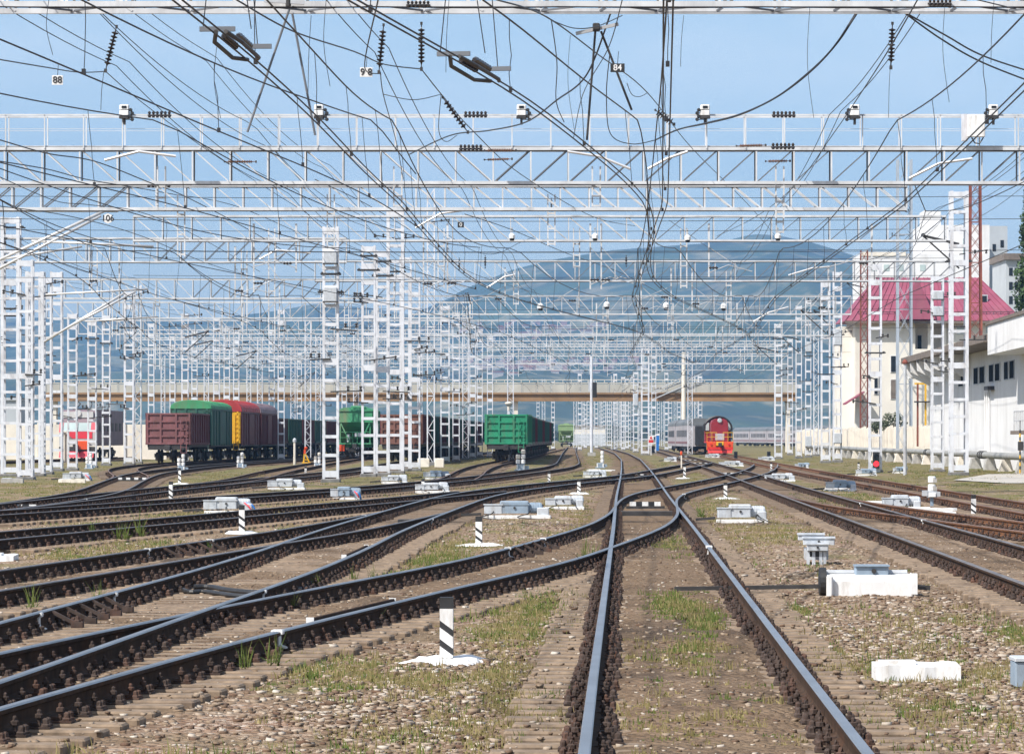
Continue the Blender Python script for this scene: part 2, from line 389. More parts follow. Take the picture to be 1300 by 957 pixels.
for ti,(key,(P,k)) in enumerate(TRK.items()):
    rm=M['railrust'] if k.get('rust') else M['rail']
    zo=0.0035*((ti*5)%8)-0.012
    ya,yb=P.y0,P.y1
    # first visible distance of this track
    yv=ya
    while yv<yb and not (inframe(P.x(yv),yv,120) and yv>19.0): yv+=0.5
    yv=max(ya,yv-3)
    root=thing('railway_track',k['label'],'railway track',(P.x(yv),yv,0),0,'railway tracks of the yard')
    TROOT[key]=root
    ox,oy=P.x(yv),yv
    for s in (-1,1):
        mb=sweep(P,s*HG,yv,yb,PROF,zo,(6,7,8) )
        mb.v=[(x-ox,y-oy,z) for x,y,z in mb.v]
        mb.build('rail',[rm,M[k['head']]],root)
    # sleepers
    rr=random.Random(ti)
    y=yv; cnt=0; far=MB(); farF=MB()
    while y<min(yb,235):
        yy=y+rr.uniform(-.02,.02)
        if not near_parent(key,yy) and inframe(P.x(yy),yy,60 if yy>60 else 420):
            ang=-math.atan(P.sl(yy))+rr.uniform(-.012,.012)
            zz=zo*0.8+rr.uniform(-.003,.003)-.004
            ex=P.x(yy)+rr.uniform(-.03,.03)
            if cnt<100 and yy<110:
                s_=inst('sleeper',SLV[rr.randrange(5)],root,(ex-ox,yy-oy,zz),ang)
                for sd in (-1,1):
                    # fastenings sit on the rail centre line
                    inst('rail_fastening',FASTS[rr.randrange(4)],s_,(sd*HG,0,0.004))
                cnt+=1
            else:
                far.box(ex-ox,yy-oy,zz-.085,2.7,.24,.17,0,ang)
                if yy<190:
                    for sd in (-1,1):
                        for e in (-.13,.13):
                            farF.box(ex-ox+sd*HG+e,yy-oy-(sd*HG+e)*P.sl(yy),.05,.045,.06,.11)
        y+=0.545
    if far.v: tag(far.build('distant_sleeper_bed',M['sleeper'],root),None,None,kind='stuff')
    if farF.v: tag(farF.build('distant_rail_fastenings',M['fast'],root),None,None,kind='stuff')

def on_track(key,y,off,z=0.0):
    P=TRK[key][0]; r=TROOT[key]; p=P.p(y,off,z)
    return (p[0]-r.location.x,p[1]-r.location.y,p[2]), -math.atan(P.sl(y))
def px_on(key,side,px):
    """distance at which the rail of that side crosses a photo column"""
    P=TRK[key][0]; best=None
    for y in np.arange(max(20,P.y0),min(P.y1,160),0.2):
        d=abs(650+4500*P.p(y,side*HG)[0]/y-px)
        if best is None or d<best[0]: best=(d,y)
    return best[1]
# white painted joint marks clasping a rail
MARKP=[(x*1.18+(0.012 if x>0 else -.012),z+(.003 if z>.1 else 0)) for x,z in PROF]
mk=MB(); mk.prism(MARKP,-.05,.05); MARK=mk.mesh('painted_joint_mark',M['bwhite'])
for key,side,px in (('L1b',-1,185),('L1b',-1,267),('L1',-1,45),('L1',-1,142),('L1',1,334),('D1',1,352),('D1',-1,645),('D1',-1,690),
                    ('R1',1,1172),('L1b',-1,462),('L1',1,547),('D1',-1,890),('D1',1,868),('R1',1,1093),('L6',1,108),('L1',1,785),('M',1,900)):
    y=px_on(key,side,px); (x,yy,z),a=on_track(key,y,side*HG)
    inst('painted_joint_mark',MARK,TROOT[key],(x,yy,0.004),a)
# slanted rail braces in clusters
def brace_mesh():
    mb=MB()
    mb.bar((.035,0,.15),(.06,0,.16),.05,.03); mb.bar((.05,0,.155),(.30,0,.03),.05,.035); mb.box(.30,0,.03,.12,.10,.06); mb.lathe(SCREW,(.30,0,.06),6)
    return mb.mesh('rail_brace',M['fast'])
BR=brace_mesh()
for key,side,pa,pb,n in (('L1',-1,62,128,5),('L1b',-1,205,262,5),('D1',-1,650,684,4),('L1b',-1,465,500,4),('R2',1,1236,1275,2)):
    ya_,yb_=px_on(key,side,pa),px_on(key,side,pb)
    for i in range(n):
        y=ya_+(yb_-ya_)*i/(n-1); (x,yy,z),a=on_track(key,y,side*HG)
        inst('rail_brace',BR,TROOT[key],(x,yy,0.006),a)
# check rails with white painted ends
for key,side,pa,pb in (('D1',1,412,514),('L1',1,447,474)):
    P=TRK[key][0]; r=TROOT[key]
    ya_,yb_=px_on(key,side,pa),px_on(key,side,pb); ya_,yb_=min(ya_,yb_),max(ya_,yb_)
    mb=sweep(P,side*(HG-.115),ya_,yb_,[(x*.6,z+.008) for x,z in PROF],0.0,(),0.5)
    mb.v=[(x-r.location.x,y-r.location.y,z) for x,y,z in mb.v]
    c=mb.build('check_rail',M['rail'],r)
    for y in (ya_,yb_):
        p=P.p(y,side*(HG-.12)); e=MB(); e.box(0,0,0,.075,.05,.19); e.build('painted_end',M['bwhite'],c,(p[0]-r.location.x,p[1]-r.location.y,.1))
# ---------------------------------------------------------------- ground sheet (graded grid), with a track-bed attribute
def graded():
    ys=[-40,0,8,14]; y=18.0
    while y<320: ys.append(y); y+=max(0.22,0.0065*y)
    ys+= [330,345,365,390,420,460,520,600,720,900,1300,2000,3200,5000,8000,14000]
    xs=[]; x=0.0; st=.22
    while x<34:
        xs.append(x); st=.22 if x<16 else .5; x+=st
    xs+= [36,40,46,55,70,95,140,220,400,800,1600,3500,9000]
    xs=sorted(set([-a for a in xs]+xs))
    return np.array(xs),np.array(ys,float)
gx,gy=graded()
XX,YY=np.meshgrid(gx,gy)
def vnoise(x,y,sc,seed):
    r=np.random.default_rng(seed); t=r.random((64,64))
    u=x*sc; v=y*sc; i=np.floor(u).astype(int); j=np.floor(v).astype(int); a=u-i; b=v-j
    a=a*a*(3-2*a); b=b*b*(3-2*b)
    g=lambda p,q: t[p%64,q%64]
    return g(i,j)*(1-a)*(1-b)+g(i+1,j)*a*(1-b)+g(i,j+1)*(1-a)*b+g(i+1,j+1)*a*b
trk=np.zeros_like(XX); bed=np.zeros_like(XX); dmin=np.full_like(XX,99.0)
for key,(P,k) in TRK.items():
    cx=np.interp(gy,P.yy,P.xx); ok=(gy>=P.y0-1)&(gy<=P.y1+1)
    d=np.abs(XX-cx[:,None]); d[~ok,:]=99
    dmin=np.minimum(dmin,d)
trk=np.clip((1.75-dmin)/0.5,0,1)
ZZ=-0.055+0.03*(vnoise(XX,YY,1.3,1)-.5)+0.035*(vnoise(XX,YY,.35,2)-.5)+.02*(vnoise(XX,YY,3.1,3)-.5)
ZZ+=0.02*np.clip(dmin-1.4,0,1.2)*(vnoise(XX,YY,.5,5))
inner=np.clip((0.72-dmin)/0.12,0,1)
ZZ=ZZ*(1-.55*inner)+inner*(0.026+0.030*(vnoise(XX,YY,.8,8)-.5))-0.006*trk*(1-inner)
ZZ[YY>340]=-0.06; ZZ[np.abs(XX)>40]=-0.06; ZZ[YY<15]=-.06
nx,ny=len(gx),len(gy)
V=np.stack([XX.ravel(),YY.ravel(),ZZ.ravel()],1)
idx=np.arange(nx*ny).reshape(ny,nx)
FQ=np.stack([idx[:-1,:-1].ravel(),idx[:-1,1:].ravel(),idx[1:,1:].ravel(),idx[1:,:-1].ravel()],1)
me=bpy.data.meshes.new('ground'); me.from_pydata(V.tolist(),[],FQ.tolist())
at=me.attributes.new('trk','FLOAT','POINT'); at.data.foreach_set('value',trk.ravel().astype('f4'))
me.polygons.foreach_set('use_smooth',[True]*len(FQ))
ground=bpy.data.objects.new('ground',me); COL.objects.link(ground); ground['kind']='structure'
def gz(x,y):
    i=int(np.clip(np.searchsorted(gx,x)-1,0,nx-2)); j=int(np.clip(np.searchsorted(gy,y)-1,0,ny-2))
    a=(x-gx[i])/(gx[i+1]-gx[i]); b=(y-gy[j])/(gy[j+1]-gy[j])
    return float((ZZ[j,i]*(1-a)+ZZ[j,i+1]*a)*(1-b)+(ZZ[j+1,i]*(1-a)+ZZ[j+1,i+1]*a)*b)
def tdist(x,y):
    d=99
    for key,(P,k) in TRK.items():
        if P.y0-1<=y<=P.y1+1: d=min(d,abs(P.x(y)-x))
    return d

def ground_mat():
    m=bpy.data.materials.new('yard_earth_and_ballast'); m.use_nodes=True; nt=m.node_tree; nt.nodes.clear(); L=nt.links.new
    out=_n(nt,'ShaderNodeOutputMaterial'); b=_n(nt,'ShaderNodeBsdfPrincipled'); L(b.outputs[0],out.inputs[0])
    b.inputs['Roughness'].default_value=0.95; b.inputs['Specular IOR Level'].default_value=0.15
    pos=_n(nt,'ShaderNodeNewGeometry').outputs['Position']
    def noise(sc,det=6,rough=.6):
        n=_n(nt,'ShaderNodeTexNoise'); n.inputs['Scale'].default_value=sc; n.inputs['Detail'].default_value=det; n.inputs['Roughness'].default_value=rough
        L(pos,n.inputs['Vector']); return n.outputs[0]
    def ramp(i,a,ca,z,cz):
        r=_n(nt,'ShaderNodeValToRGB'); r.color_ramp.elements[0].position=a; r.color_ramp.elements[1].position=z
        r.color_ramp.elements[0].color=(*ca,1); r.color_ramp.elements[1].color=(*cz,1); L(i,r.inputs[0]); return r.outputs[0]
    def mix(f,a,c):
        x=_n(nt,'ShaderNodeMix',data_type='RGBA'); L(f,x.inputs[0]); L(a,x.inputs[6]); L(c,x.inputs[7]); return x.outputs[2]
    def mth(op,a,c):
        x=_n(nt,'ShaderNodeMath',operation=op)
        for i,q in ((0,a),(1,c)):
            if isinstance(q,(int,float)): x.inputs[i].default_value=q
            else: L(q,x.inputs[i])
        return x.outputs[0]
    W=(1,1,1); K=(0,0,0)
    # stones: voronoi cells with a colour each
    vo=_n(nt,'ShaderNodeTexVoronoi'); vo.inputs['Scale'].default_value=17; L(pos,vo.inputs['Vector'])
    sv=_n(nt,'ShaderNodeSeparateColor'); L(vo.outputs['Color'],sv.inputs[0])
    stone=_n(nt,'ShaderNodeValToRGB'); cr=stone.color_ramp
    cr.elements[0].position=0; cr.elements[0].color=(.15,.085,.055,1); cr.elements[1].position=1; cr.elements[1].color=(.52,.44,.37,1)
    for p,c in ((.3,(.24,.145,.10,1)),(.55,(.31,.21,.15,1)),(.78,(.39,.29,.22,1))):
        e=cr.elements.new(p); e.color=c
    L(sv.outputs[0],stone.inputs[0])
    earth=ramp(noise(2.2,8,.65),.3,(.150,.104,.064),.72,(.33,.25,.165))
    rusty=ramp(noise(5,6),.3,(.118,.076,.047),.7,(.24,.168,.108))
    base=mix(ramp(noise(.55,6,.7),.40,K,.60,W),earth,stone.outputs[0])
    att=_n(nt,'ShaderNodeAttribute',attribute_name='trk')
    tm=mth('MULTIPLY',att.outputs['Fac'],ramp(noise(1.1,5),.28,(.55,.55,.55),.62,W))
    base=mix(tm,base,rusty)
    # oily dark stains between the rails
    oil=mth('MULTIPLY',att.outputs['Fac'],ramp(noise(.22,7,.7),.5,K,.66,(.75,.75,.75)))
    dk=_n(nt,'ShaderNodeRGB'); dk.outputs[0].default_value=(.045,.034,.028,1)
    base=mix(oil,base,dk.outputs[0])
    # low weeds: patchy, fewer on the track bed, more with distance from the camera
    sp=_n(nt,'ShaderNodeSeparateXYZ'); L(pos,sp.inputs[0])
    far=_n(nt,'ShaderNodeMapRange'); far.inputs[1].default_value=55; far.inputs[2].default_value=170; far.inputs[3].default_value=0.0; far.inputs[4].default_value=.12; L(sp.outputs[1],far.inputs[0])
    gsum=mth('ADD',noise(.33,9,.72),far.outputs[0])
    gsum=mth('SUBTRACT',gsum,mth('MULTIPLY',att.outputs['Fac'],.17))
    gm=ramp(gsum,.51,K,.64,(.85,.85,.85))
    gcol=ramp(noise(1.7,7,.7),.32,(.20,.165,.06),.62,(.105,.125,.032))
    base=mix(gm,base,gcol)
    L(base,b.inputs['Base Color'])
    bp=_n(nt,'ShaderNodeBump'); bp.inputs['Strength'].default_value=.9; bp.inputs['Distance'].default_value=.035
    h=mth('ADD',mth('MULTIPLY',vo.outputs['Distance'],-1.6),noise(26,5,.7))
    L(h,bp.inputs['Height']); L(bp.outputs[0],b.inputs['Normal'])
    return m
me.materials.append(ground_mat())
# pale service road at the far right edge
mb=MB(); mb.v=[(*G(1224,607),0),(*G(1300,597),0),(27.5,200,0),(24.5,140,0),(21.0,128,0),(*G(1300,612),0)]
x0=[G(1210,609),G(1255,601.5),G(1330,600),G(1360,606),G(1340,613),G(1275,613)]
mb=MB(); mb.v=[(a,b_,gz(a,b_)*0+0.0) for a,b_ in x0]; mb.f=[(0,5,4,3,2,1)]; mb.m=[0]
o=mb.build('service_road',M['path']); o['kind']='structure'
# ---------------------------------------------------------------- lattice masts
def mast_proto(style,w,d,h,leg,mat_,label,taper=0.0,found=True):
    root=thing('lattice_mast',label,'lattice mast',(0,0,0),0,'white lattice masts of the overhead line')
    def off(z): return 1-taper*z/h
    for sx in (-1,1):
        for sy in (-1,1):
            mb=MB(); mb.bar((sx*w/2,sy*d/2,0),(sx*w/2*off(h),sy*d/2*off(h),h),leg,leg); mb.build('leg',mat_,root)
    fr=MB(); sd=MB()
    if style=='batten':
        n=max(3,int(h/.92)); 
        for i in range(n+1):
            z=.35+(h-.55)*i/n; k=off(z)
            bh=.15 if i%6 else .30
            if i==n: bh=.3
            a,b_=w/2*k+leg*.5+.004,d/2*k+leg*.5+.004; ring=[(-a,-b_),(a,-b_),(a,b_),(-a,b_)]; rin=[(x*(1-.022/a),y*(1-.022/b_)) for x,y in ring]
            mb=MB(); vs=[(x,y,z-bh/2) for x,y in ring]+[(x,y,z+bh/2) for x,y in ring]+[(x,y,z-bh/2) for x,y in rin]+[(x,y,z+bh/2) for x,y in rin]
            fs=[]
            for q in range(4):
                p=(q+1)%4; fs+=[(q,p,4+p,4+q),(8+p,8+q,12+q,12+p),(4+q,4+p,12+p,12+q),(p,q,8+q,8+p)]
            mb.add(vs,fs); mb.build('batten',mat_,root)
    else:
        st=w*1.0; n=int(h/st); pf=[None,None]; ps=[None,None]
        for i in range(n):
            z0=h*i/n; z1=h*(i+1)/n; a,b=(-1,1) if i%2 else (1,-1)
            k0,k1=off(z0),off(z1)
            for sy in (-1,1):
                fr.bar((a*w/2*k0,sy*(d/2*k0+.004),z0),(b*w/2*k1,sy*(d/2*k1+.004),z1),.055,.03); pf[(sy+1)//2]=fr.chain(pf[(sy+1)//2],4,0)
                if style=='cross': fr.bar((b*w/2*k0,sy*(d/2*k0+.02),z0),(a*w/2*k1,sy*(d/2*k1+.02),z1),.05,.03); fr.chain(pf[(sy+1)//2],0,4)
                if i%3==0: fr.bar((-w/2*k0,sy*d/2*k0,z0),(w/2*k0,sy*d/2*k0,z0),.055,.04); fr.chain(pf[(sy+1)//2],0,0 if a<0 else 4)
            for sx in (-1,1):
                sd.bar((sx*(w/2*k0+.004),a*d/2*k0,z0),(sx*(w/2*k1+.004),b*d/2*k1,z1),.055,.03); ps[(sx+1)//2]=sd.chain(ps[(sx+1)//2],4,0)
    if fr.v: fr.build('face_lattice',mat_,root); sd.build('side_lattice',mat_,root)
    if found:
        mb=MB(); mb.cbox(0,0,.0,w+.25,d+.25,.26,.04); mb.build('foundation',M['dconc'],root)
    return root
PR={'s':mast_proto('batten',.52,.42,12.0,.07,M['white'],'x'),
    'a':mast_proto('batten',.62,.50,12.0,.10,M['white'],'x'),
    'w':mast_proto('batten',.80,.62,15.0,.17,M['white'],'x'),
    'l':mast_proto('lacing',.50,.42,12.0,.085,M['white'],'x'),
    'g':mast_proto('cross',1.25,1.0,15.0,.17,M['mastb'],'x'),
    'r':mast_proto('cross',.95,.95,20.0,.13,M['rustm'],'x',.25),
    'q':mast_proto('cross',.85,.8,14.0,.10,M['rustm'],'x',.1)}
PH={'s':12.0,'a':12.0,'w':15.0,'l':12.0,'g':15.0,'r':20.0,'q':14.0}
used=set()
# kind, photo column, base row (None: a Y is given), top row, label
ML=[
('w',14,604,276,'tall white lattice mast at the left edge beside the dark blue shaded mast'),
('a',33,608,330,'white lattice mast with a dark shaded flank, second from the left edge'),
('w',45,603,345,'white lattice mast just right of the dark flanked one near the left edge'),
('a',58,601,352,'slim white lattice mast fourth from the left edge'),
('a',72,597,345,'white lattice mast left of the red fronted electric locomotive'),
('s',92,596,398,'white lattice mast standing in front of the electric locomotive windscreen'),
('s',117,593,408,'white lattice mast covering the right edge of the electric locomotive face'),
('s',135,590,385,'white lattice mast before the purple side of the electric locomotive'),
('a',164,590,370,'white batten mast left of the maroon gondola wagon'),
('l',175,588,362,'thin zigzag braced mast touching the left side of the maroon gondola'),
('s',235,None,398,'white mast rising behind the green domed boxcar, left one of a pair'),
('s',247,None,420,'white mast rising behind the green domed boxcar, right one of a pair'),
('s',288,None,416,'white mast behind the red roofed boxcar, left one of a pair'),
('s',300,None,420,'white mast behind the red roofed boxcar, right one of a pair'),
('l',330,None,428,'zigzag braced mast above the dark gondola behind the red roofed boxcar'),
('s',345,None,421,'white batten mast above the dark green gondola in the left string'),
('l',372,None,441,'zigzag braced white mast left of a slimmer batten mast over dark gondolas'),
('s',380,None,447,'slim batten mast right of a zigzag mast over the dark gondolas'),
('l',404,None,425,'zigzag mast just left of the big leaning white mast'),
('a',420,611,288,'big white batten mast with two cabinets, left of the green hopper wagon'),
('a',468,604,312,'white batten mast in front of the green hopper, left of the dense cluster'),
('a',486,603,318,'white batten mast second in the cluster before the brown wagon'),
('w',502,600,268,'tallest white batten mast of the cluster before the brown wagon'),
('a',515,597,326,'white mast squeezed right of the tallest one before the brown wagon'),
('a',526,597,352,'white batten mast at the right end of the brown wagon face'),
('l',547,590,240,'tall zigzag mast on two concrete blocks beside the brown wagons'),
('a',565,588,388,'white batten mast right of the zigzag mast on concrete blocks'),
('s',579,586,396,'white batten mast before the dark wagons, left of a thin double mast'),
('l',591,583,404,'thin zigzag mast between batten masts left of the bright green gondola'),
('s',600,582,412,'white batten mast close to the left side of the bright green gondola'),
('s',609,580,418,'narrow white mast touching the left edge of the bright green gondola'),
('a',807,574,472,'short white mast with a square box under the bridge, left of the red sign'),
('w',819,577,442,'tallest white mast under the middle of the footbridge, above the red sign'),
('s',830,575,452,'white mast right behind the tall one above the red sign'),
('l',876,577,446,'slim braced mast beside the beige concrete pole near the coaches'),
('a',988,582,411,'white double mast right of the grey coach row at the fence end'),
('s',1003,577,430,'small white mast at the far end of the cream fence'),
('s',1014,581,388,'white batten mast left of a mast with grey boxes by the cream fence'),
('s',1026,580,380,'white mast with small grey boxes along the cream fence'),
('l',1036,578,420,'thin mast partly hidden right of the boxed mast by the cream fence'),
('a',1048,587,358,'white mast with bluish base left of the mast with stacked cabinets'),
('a',1063,586,345,'white mast with stacked cabinets in front of the cream house corner'),
('a',1111,599,335,'white mast carrying the lit red signal before the cream fence'),
('g',1148,None,203,'tall grey zigzag lattice mast in front of the crimson roofed house'),
('a',1190,598,350,'greyish white mast with two lamp boxes before the white building corner'),
('w',1217,602,243,'tallest white batten mast standing before the white building'),
('r',1238,None,231,'rust red lattice tower behind the white building'),
('q',1097,None,318,'rust red lattice mast at the left wall of the crimson roofed house'),
]
MAST={}
GW='white lattice masts of the overhead line'
def put_mast(kd,px,Y,h,label,group=GW):
    X=XP(px,Y); P=PR[kd]
    if kd in used:
        o=dup(P,label,(X,Y,0),None,(1,1,h/PH[kd]),group)
    else:
        o=P; used.add(kd); o.location=(X,Y,0); o.scale=(1,1,h/PH[kd]); o['label']=label; o['group']=group
    return o
for kd,px,yb,yt,lb in ML:
    if yb is None:
        Y={'g':330.0,'r':262.0,'q':405.0}.get(kd) or F*10.5/(HY-yt)
    else: Y=F*CZ/(yb-HY)
    h=ZP(yt,Y)
    o=put_mast(kd,px,Y,h,lb, 'rust red lattice towers' if kd in 'rq' else GW)
    MAST[px]=(o,Y,h)
# distant rows beyond the bridge
rr=random.Random(5)
far_px=[762,767,772,778,783,788,793,799,803,813,825,836,841,846,851,857,862,683,690,741,747,884,889,702,730,736,743,753,757,764,770,775,781,786,791,796]
for i,px in enumerate(far_px):
    Y=560+rr.random()*330 if px<870 or i>24 else 560
    kd='s' if i%3 else 'l'
    lb=('white lattice mast in the dense distant row under the bridge' if 755<px<866 else
        'far white lattice mast beside the pale hopper wagon' if px<755 else 'far white lattice mast just left of the grey coach')
    put_mast(kd,px,Y,11.6+rr.random()*.8,lb,'distant white masts beyond the footbridge')
nth=['first','second','third','fourth','fifth','sixth','seventh','eighth','ninth','tenth','eleventh','twelfth']
for nm,cols in (('over the maroon and dark gondola string',(192,207,219,262,275,316,357,391)),('between the leaning mast and the zigzag mast',(437,452,533)),('between the bright green gondola and the bridge middle',(622,648))):
    for i,px in enumerate(cols):
        Y=300+rr.random()*190
        put_mast('l' if i%2 else 's',px,Y,12.1+rr.random(),f'thin far mast {nm}, {nth[i]} from the left',"thin distant white masts")
EX={}
# fittings on named masts (real pieces bolted to the mast, so its parts); local frame of the mast, undo its z scale
def fit(px,name,mb,mats,z):
    o,Y,h=MAST[px]; c=mb.build(name,mats,o); sz=o.scale[2]
    c.scale=(1,1,1/sz); c.location=(0,0,z/sz); return c
for px,rows in ((420,((327,12),(374,14))),(1063,((428,16),(556,10))),(1026,((440,10),(560,10))),(1190,((395,9),(375,8))),(807,((507,12),))):
    o,Y,h=MAST[px]
    for rw,hh in rows:
        mb=MB(); hm=hh*Y/F*1.25; mb.cbox(0,-.42,0,.60,.28,hm,.03); mb.box(0,-.42,-hm/2-.03,.66,.34,.05,1); fit(px,'cabinet',mb,[M['ltgrey'],M['dark']],ZP(rw,Y))
for px,rows in ((14,(289,392,401)),(420,(348,371)),(468,(325,343)),(486,(332,350)),(1063,(425,466)),(1048,(392,475)),(1026,(452,497)),(1111,(448,)),(1217,(332,415)),(135,(436,)),(164,(416,)),(117,(430,)),(501 if 501 in MAST else 502,(345,)),(988,(430,))):
    o,Y,h=MAST[px]
    for i,rw in enumerate(rows):
        mb=MB(); w=.9+.25*((px+i)%3); mb.box(0,-.3,0,w,.08,.07); mb.box(0,.3,0,w,.08,.07)
        for s in (-1,1): mb.box(s*w*.42,0,.06,.06,.7,.05)
        fit(px,'cross_arm',mb,M['dark'],ZP(rw,Y))
# small dark arms and insulators on every named mast
rb_=random.Random(77)
for kd,px,yb,yt,lb in ML:
    if kd in 'rq': continue
    o,Y,h=MAST[px]
    for q in range(rb_.choice((2,3,3,4))):
        z=h*rb_.uniform(.30,.98); sd=rb_.choice((-1,1)); L_=rb_.uniform(.6,1.5)
        mb=MB(); mb.bar((0,-.34,0),(sd*L_,-.34,rb_.uniform(-.1,.25)),.07,.06)
        for k in range(2): mb.lathe([(.03,0),(.08,.05),(.03,.1),(.08,.16),(.03,.22)],(sd*L_*(.55+.4*k),-.34,.04),7)
        fit(px,'insulator_arm',mb,M['dark'],z)
# dark triangular feeder brackets on some right hand masts
for px,rw,sd in ((1217,310,-1),(1063,402,-1),(1048,402,-1),(1014,431,-1),(235,428,1),(247,438,1),(300,452,1),(380,478,1),(988,447,-1),(1097,365,-1)):
    o,Y,h=MAST[px]
    mb=MB(); L_=1.9
    mb.bar((0,-.25,0),(sd*L_,-.25,.45),.09,.09); mb.bar((0,-.25,-1.3),(sd*L_,-.25,.40),.08,.08); mb.bar((0,.25,0),(sd*L_,.25,.45),.09,.09)
    mb.box(sd*L_,0,.5,.12,.9,.12)
    fit(px,'feeder_bracket',mb,M['dark'],ZP(rw,Y))
# the lit red signal on its mast
o,Y,h=MAST[1111]
sg=thing('mast_signal','signal head with lit red lens low on the white mast before the cream fence','signal',(XP(1111,Y),Y-.47,0))
mb=MB(); mb.cbox(0,0,ZP(584,Y),.36,.22,.95,.04); mb.build('housing',M['black'],sg)
for k,(rw,mm) in enumerate(((588.5,M['redlamp']),(579,M['glass']))):
    mb=MB(); mb.lathe([(.16,-.13),(.16,-.1)],(0,0,ZP(rw,Y)),14,0,'y'); mb.build('lens',mm,sg)
    mb=MB(); mb.tube([(.17*math.cos(t),-.2,ZP(rw,Y)+.17*math.sin(t)) for t in np.linspace(0,math.pi,9)],.02,5); mb.build('hood',M['black'],sg)
mb=MB(); mb.box(0,.12,ZP(600,Y)+.2,.5,.2,.3); mb.build('bracket',M['ltgrey'],sg)

# plain poles
def pole(px,yb,yt,r,mt,label,name='concrete_pole',cat='pole',r2=None):
    Y=F*CZ/(yb-HY); root=thing(name,label,cat,(XP(px,Y),Y,0)); h=ZP(yt,Y)
    mb=MB(); mb.tube([(0,0,-.2),(0,0,h)],r,12,0,True,r2 or r*.8); mb.build('shaft',mt,root,smooth=False)
    return root,Y,h
r_,Y,h=pole(868,574,447,.34,M['cream'],'beige concrete pole under the bridge left of the grey coach')
mb=MB(); mb.box(0,0,.2,1.0,.9,.5); mb.build('base',M['dconc'],r_)
r_,Y,h=pole(1149,602,462,.10,M['grey'],'thin grey pole before the cream fence end by the white building')
mb=MB(); mb.lathe([(.14,0),(.16,.1),(.05,.25)],(0,0,h),10); mb.build('cap',M['rustm'],r_)
r_,Y,h=pole(374,589,561,.10,M['cream'],'short cream pole before the dark gondolas, left of the yellow lever stand')
mb=MB(); mb.lathe([(.14,0),(.14,.2),(.03,.3)],(0,0,h),10); mb.build('cap',M['ltgrey'],r_)
r_,Y,h=pole(751,578,452,.17,M['white'],'white signal post with black lamp head left of the bridge middle','signal_post','signal',.14)
for rw,s_ in ((495,.75),):
    mb=MB(); mb.cbox(.35,-.2,ZP(rw,Y),.45,.3,1.7,.05); mb.build('lamp_head',M['black'],r_)
mb=MB(); mb.box(0,0,ZP(490,Y),.7,.1,1.2); mb.build('back_plate',M['ltgrey'],r_)
mb=MB(); mb.box(0,0,.1,.9,.7,.5); mb.build('base',M['conc'],r_)
r_,Y,h=pole(312,540,541,.1,M['cream'],'x') if False else (None,0,0)
# striped pole with a device at the right edge
Y=212*.93; x=XP(1295,Y)
root=thing('striped_pole','thin yellow and black striped pole with a dark box at the right edge','pole',(x,Y,0))
mb=MB(); zt=ZP(545,Y)
for i in range(12):
    mb.tube([(0,0,.2*i*zt/2.4-.02),(0,0,.2*(i+1)*zt/2.4-.02)],.045,8,i%2)
mb.build('shaft',[M['yellow'],M['black']],root)
mb=MB(); mb.cbox(.02,-.1,ZP(566,Y),.3,.25,.5,.03); mb.build('device_box',M['dark'],root)
mb=MB(); mb.tube([(0,0,zt-.1),(0,0,zt+.5)],.03,6); mb.build('stem',M['dark'],root)
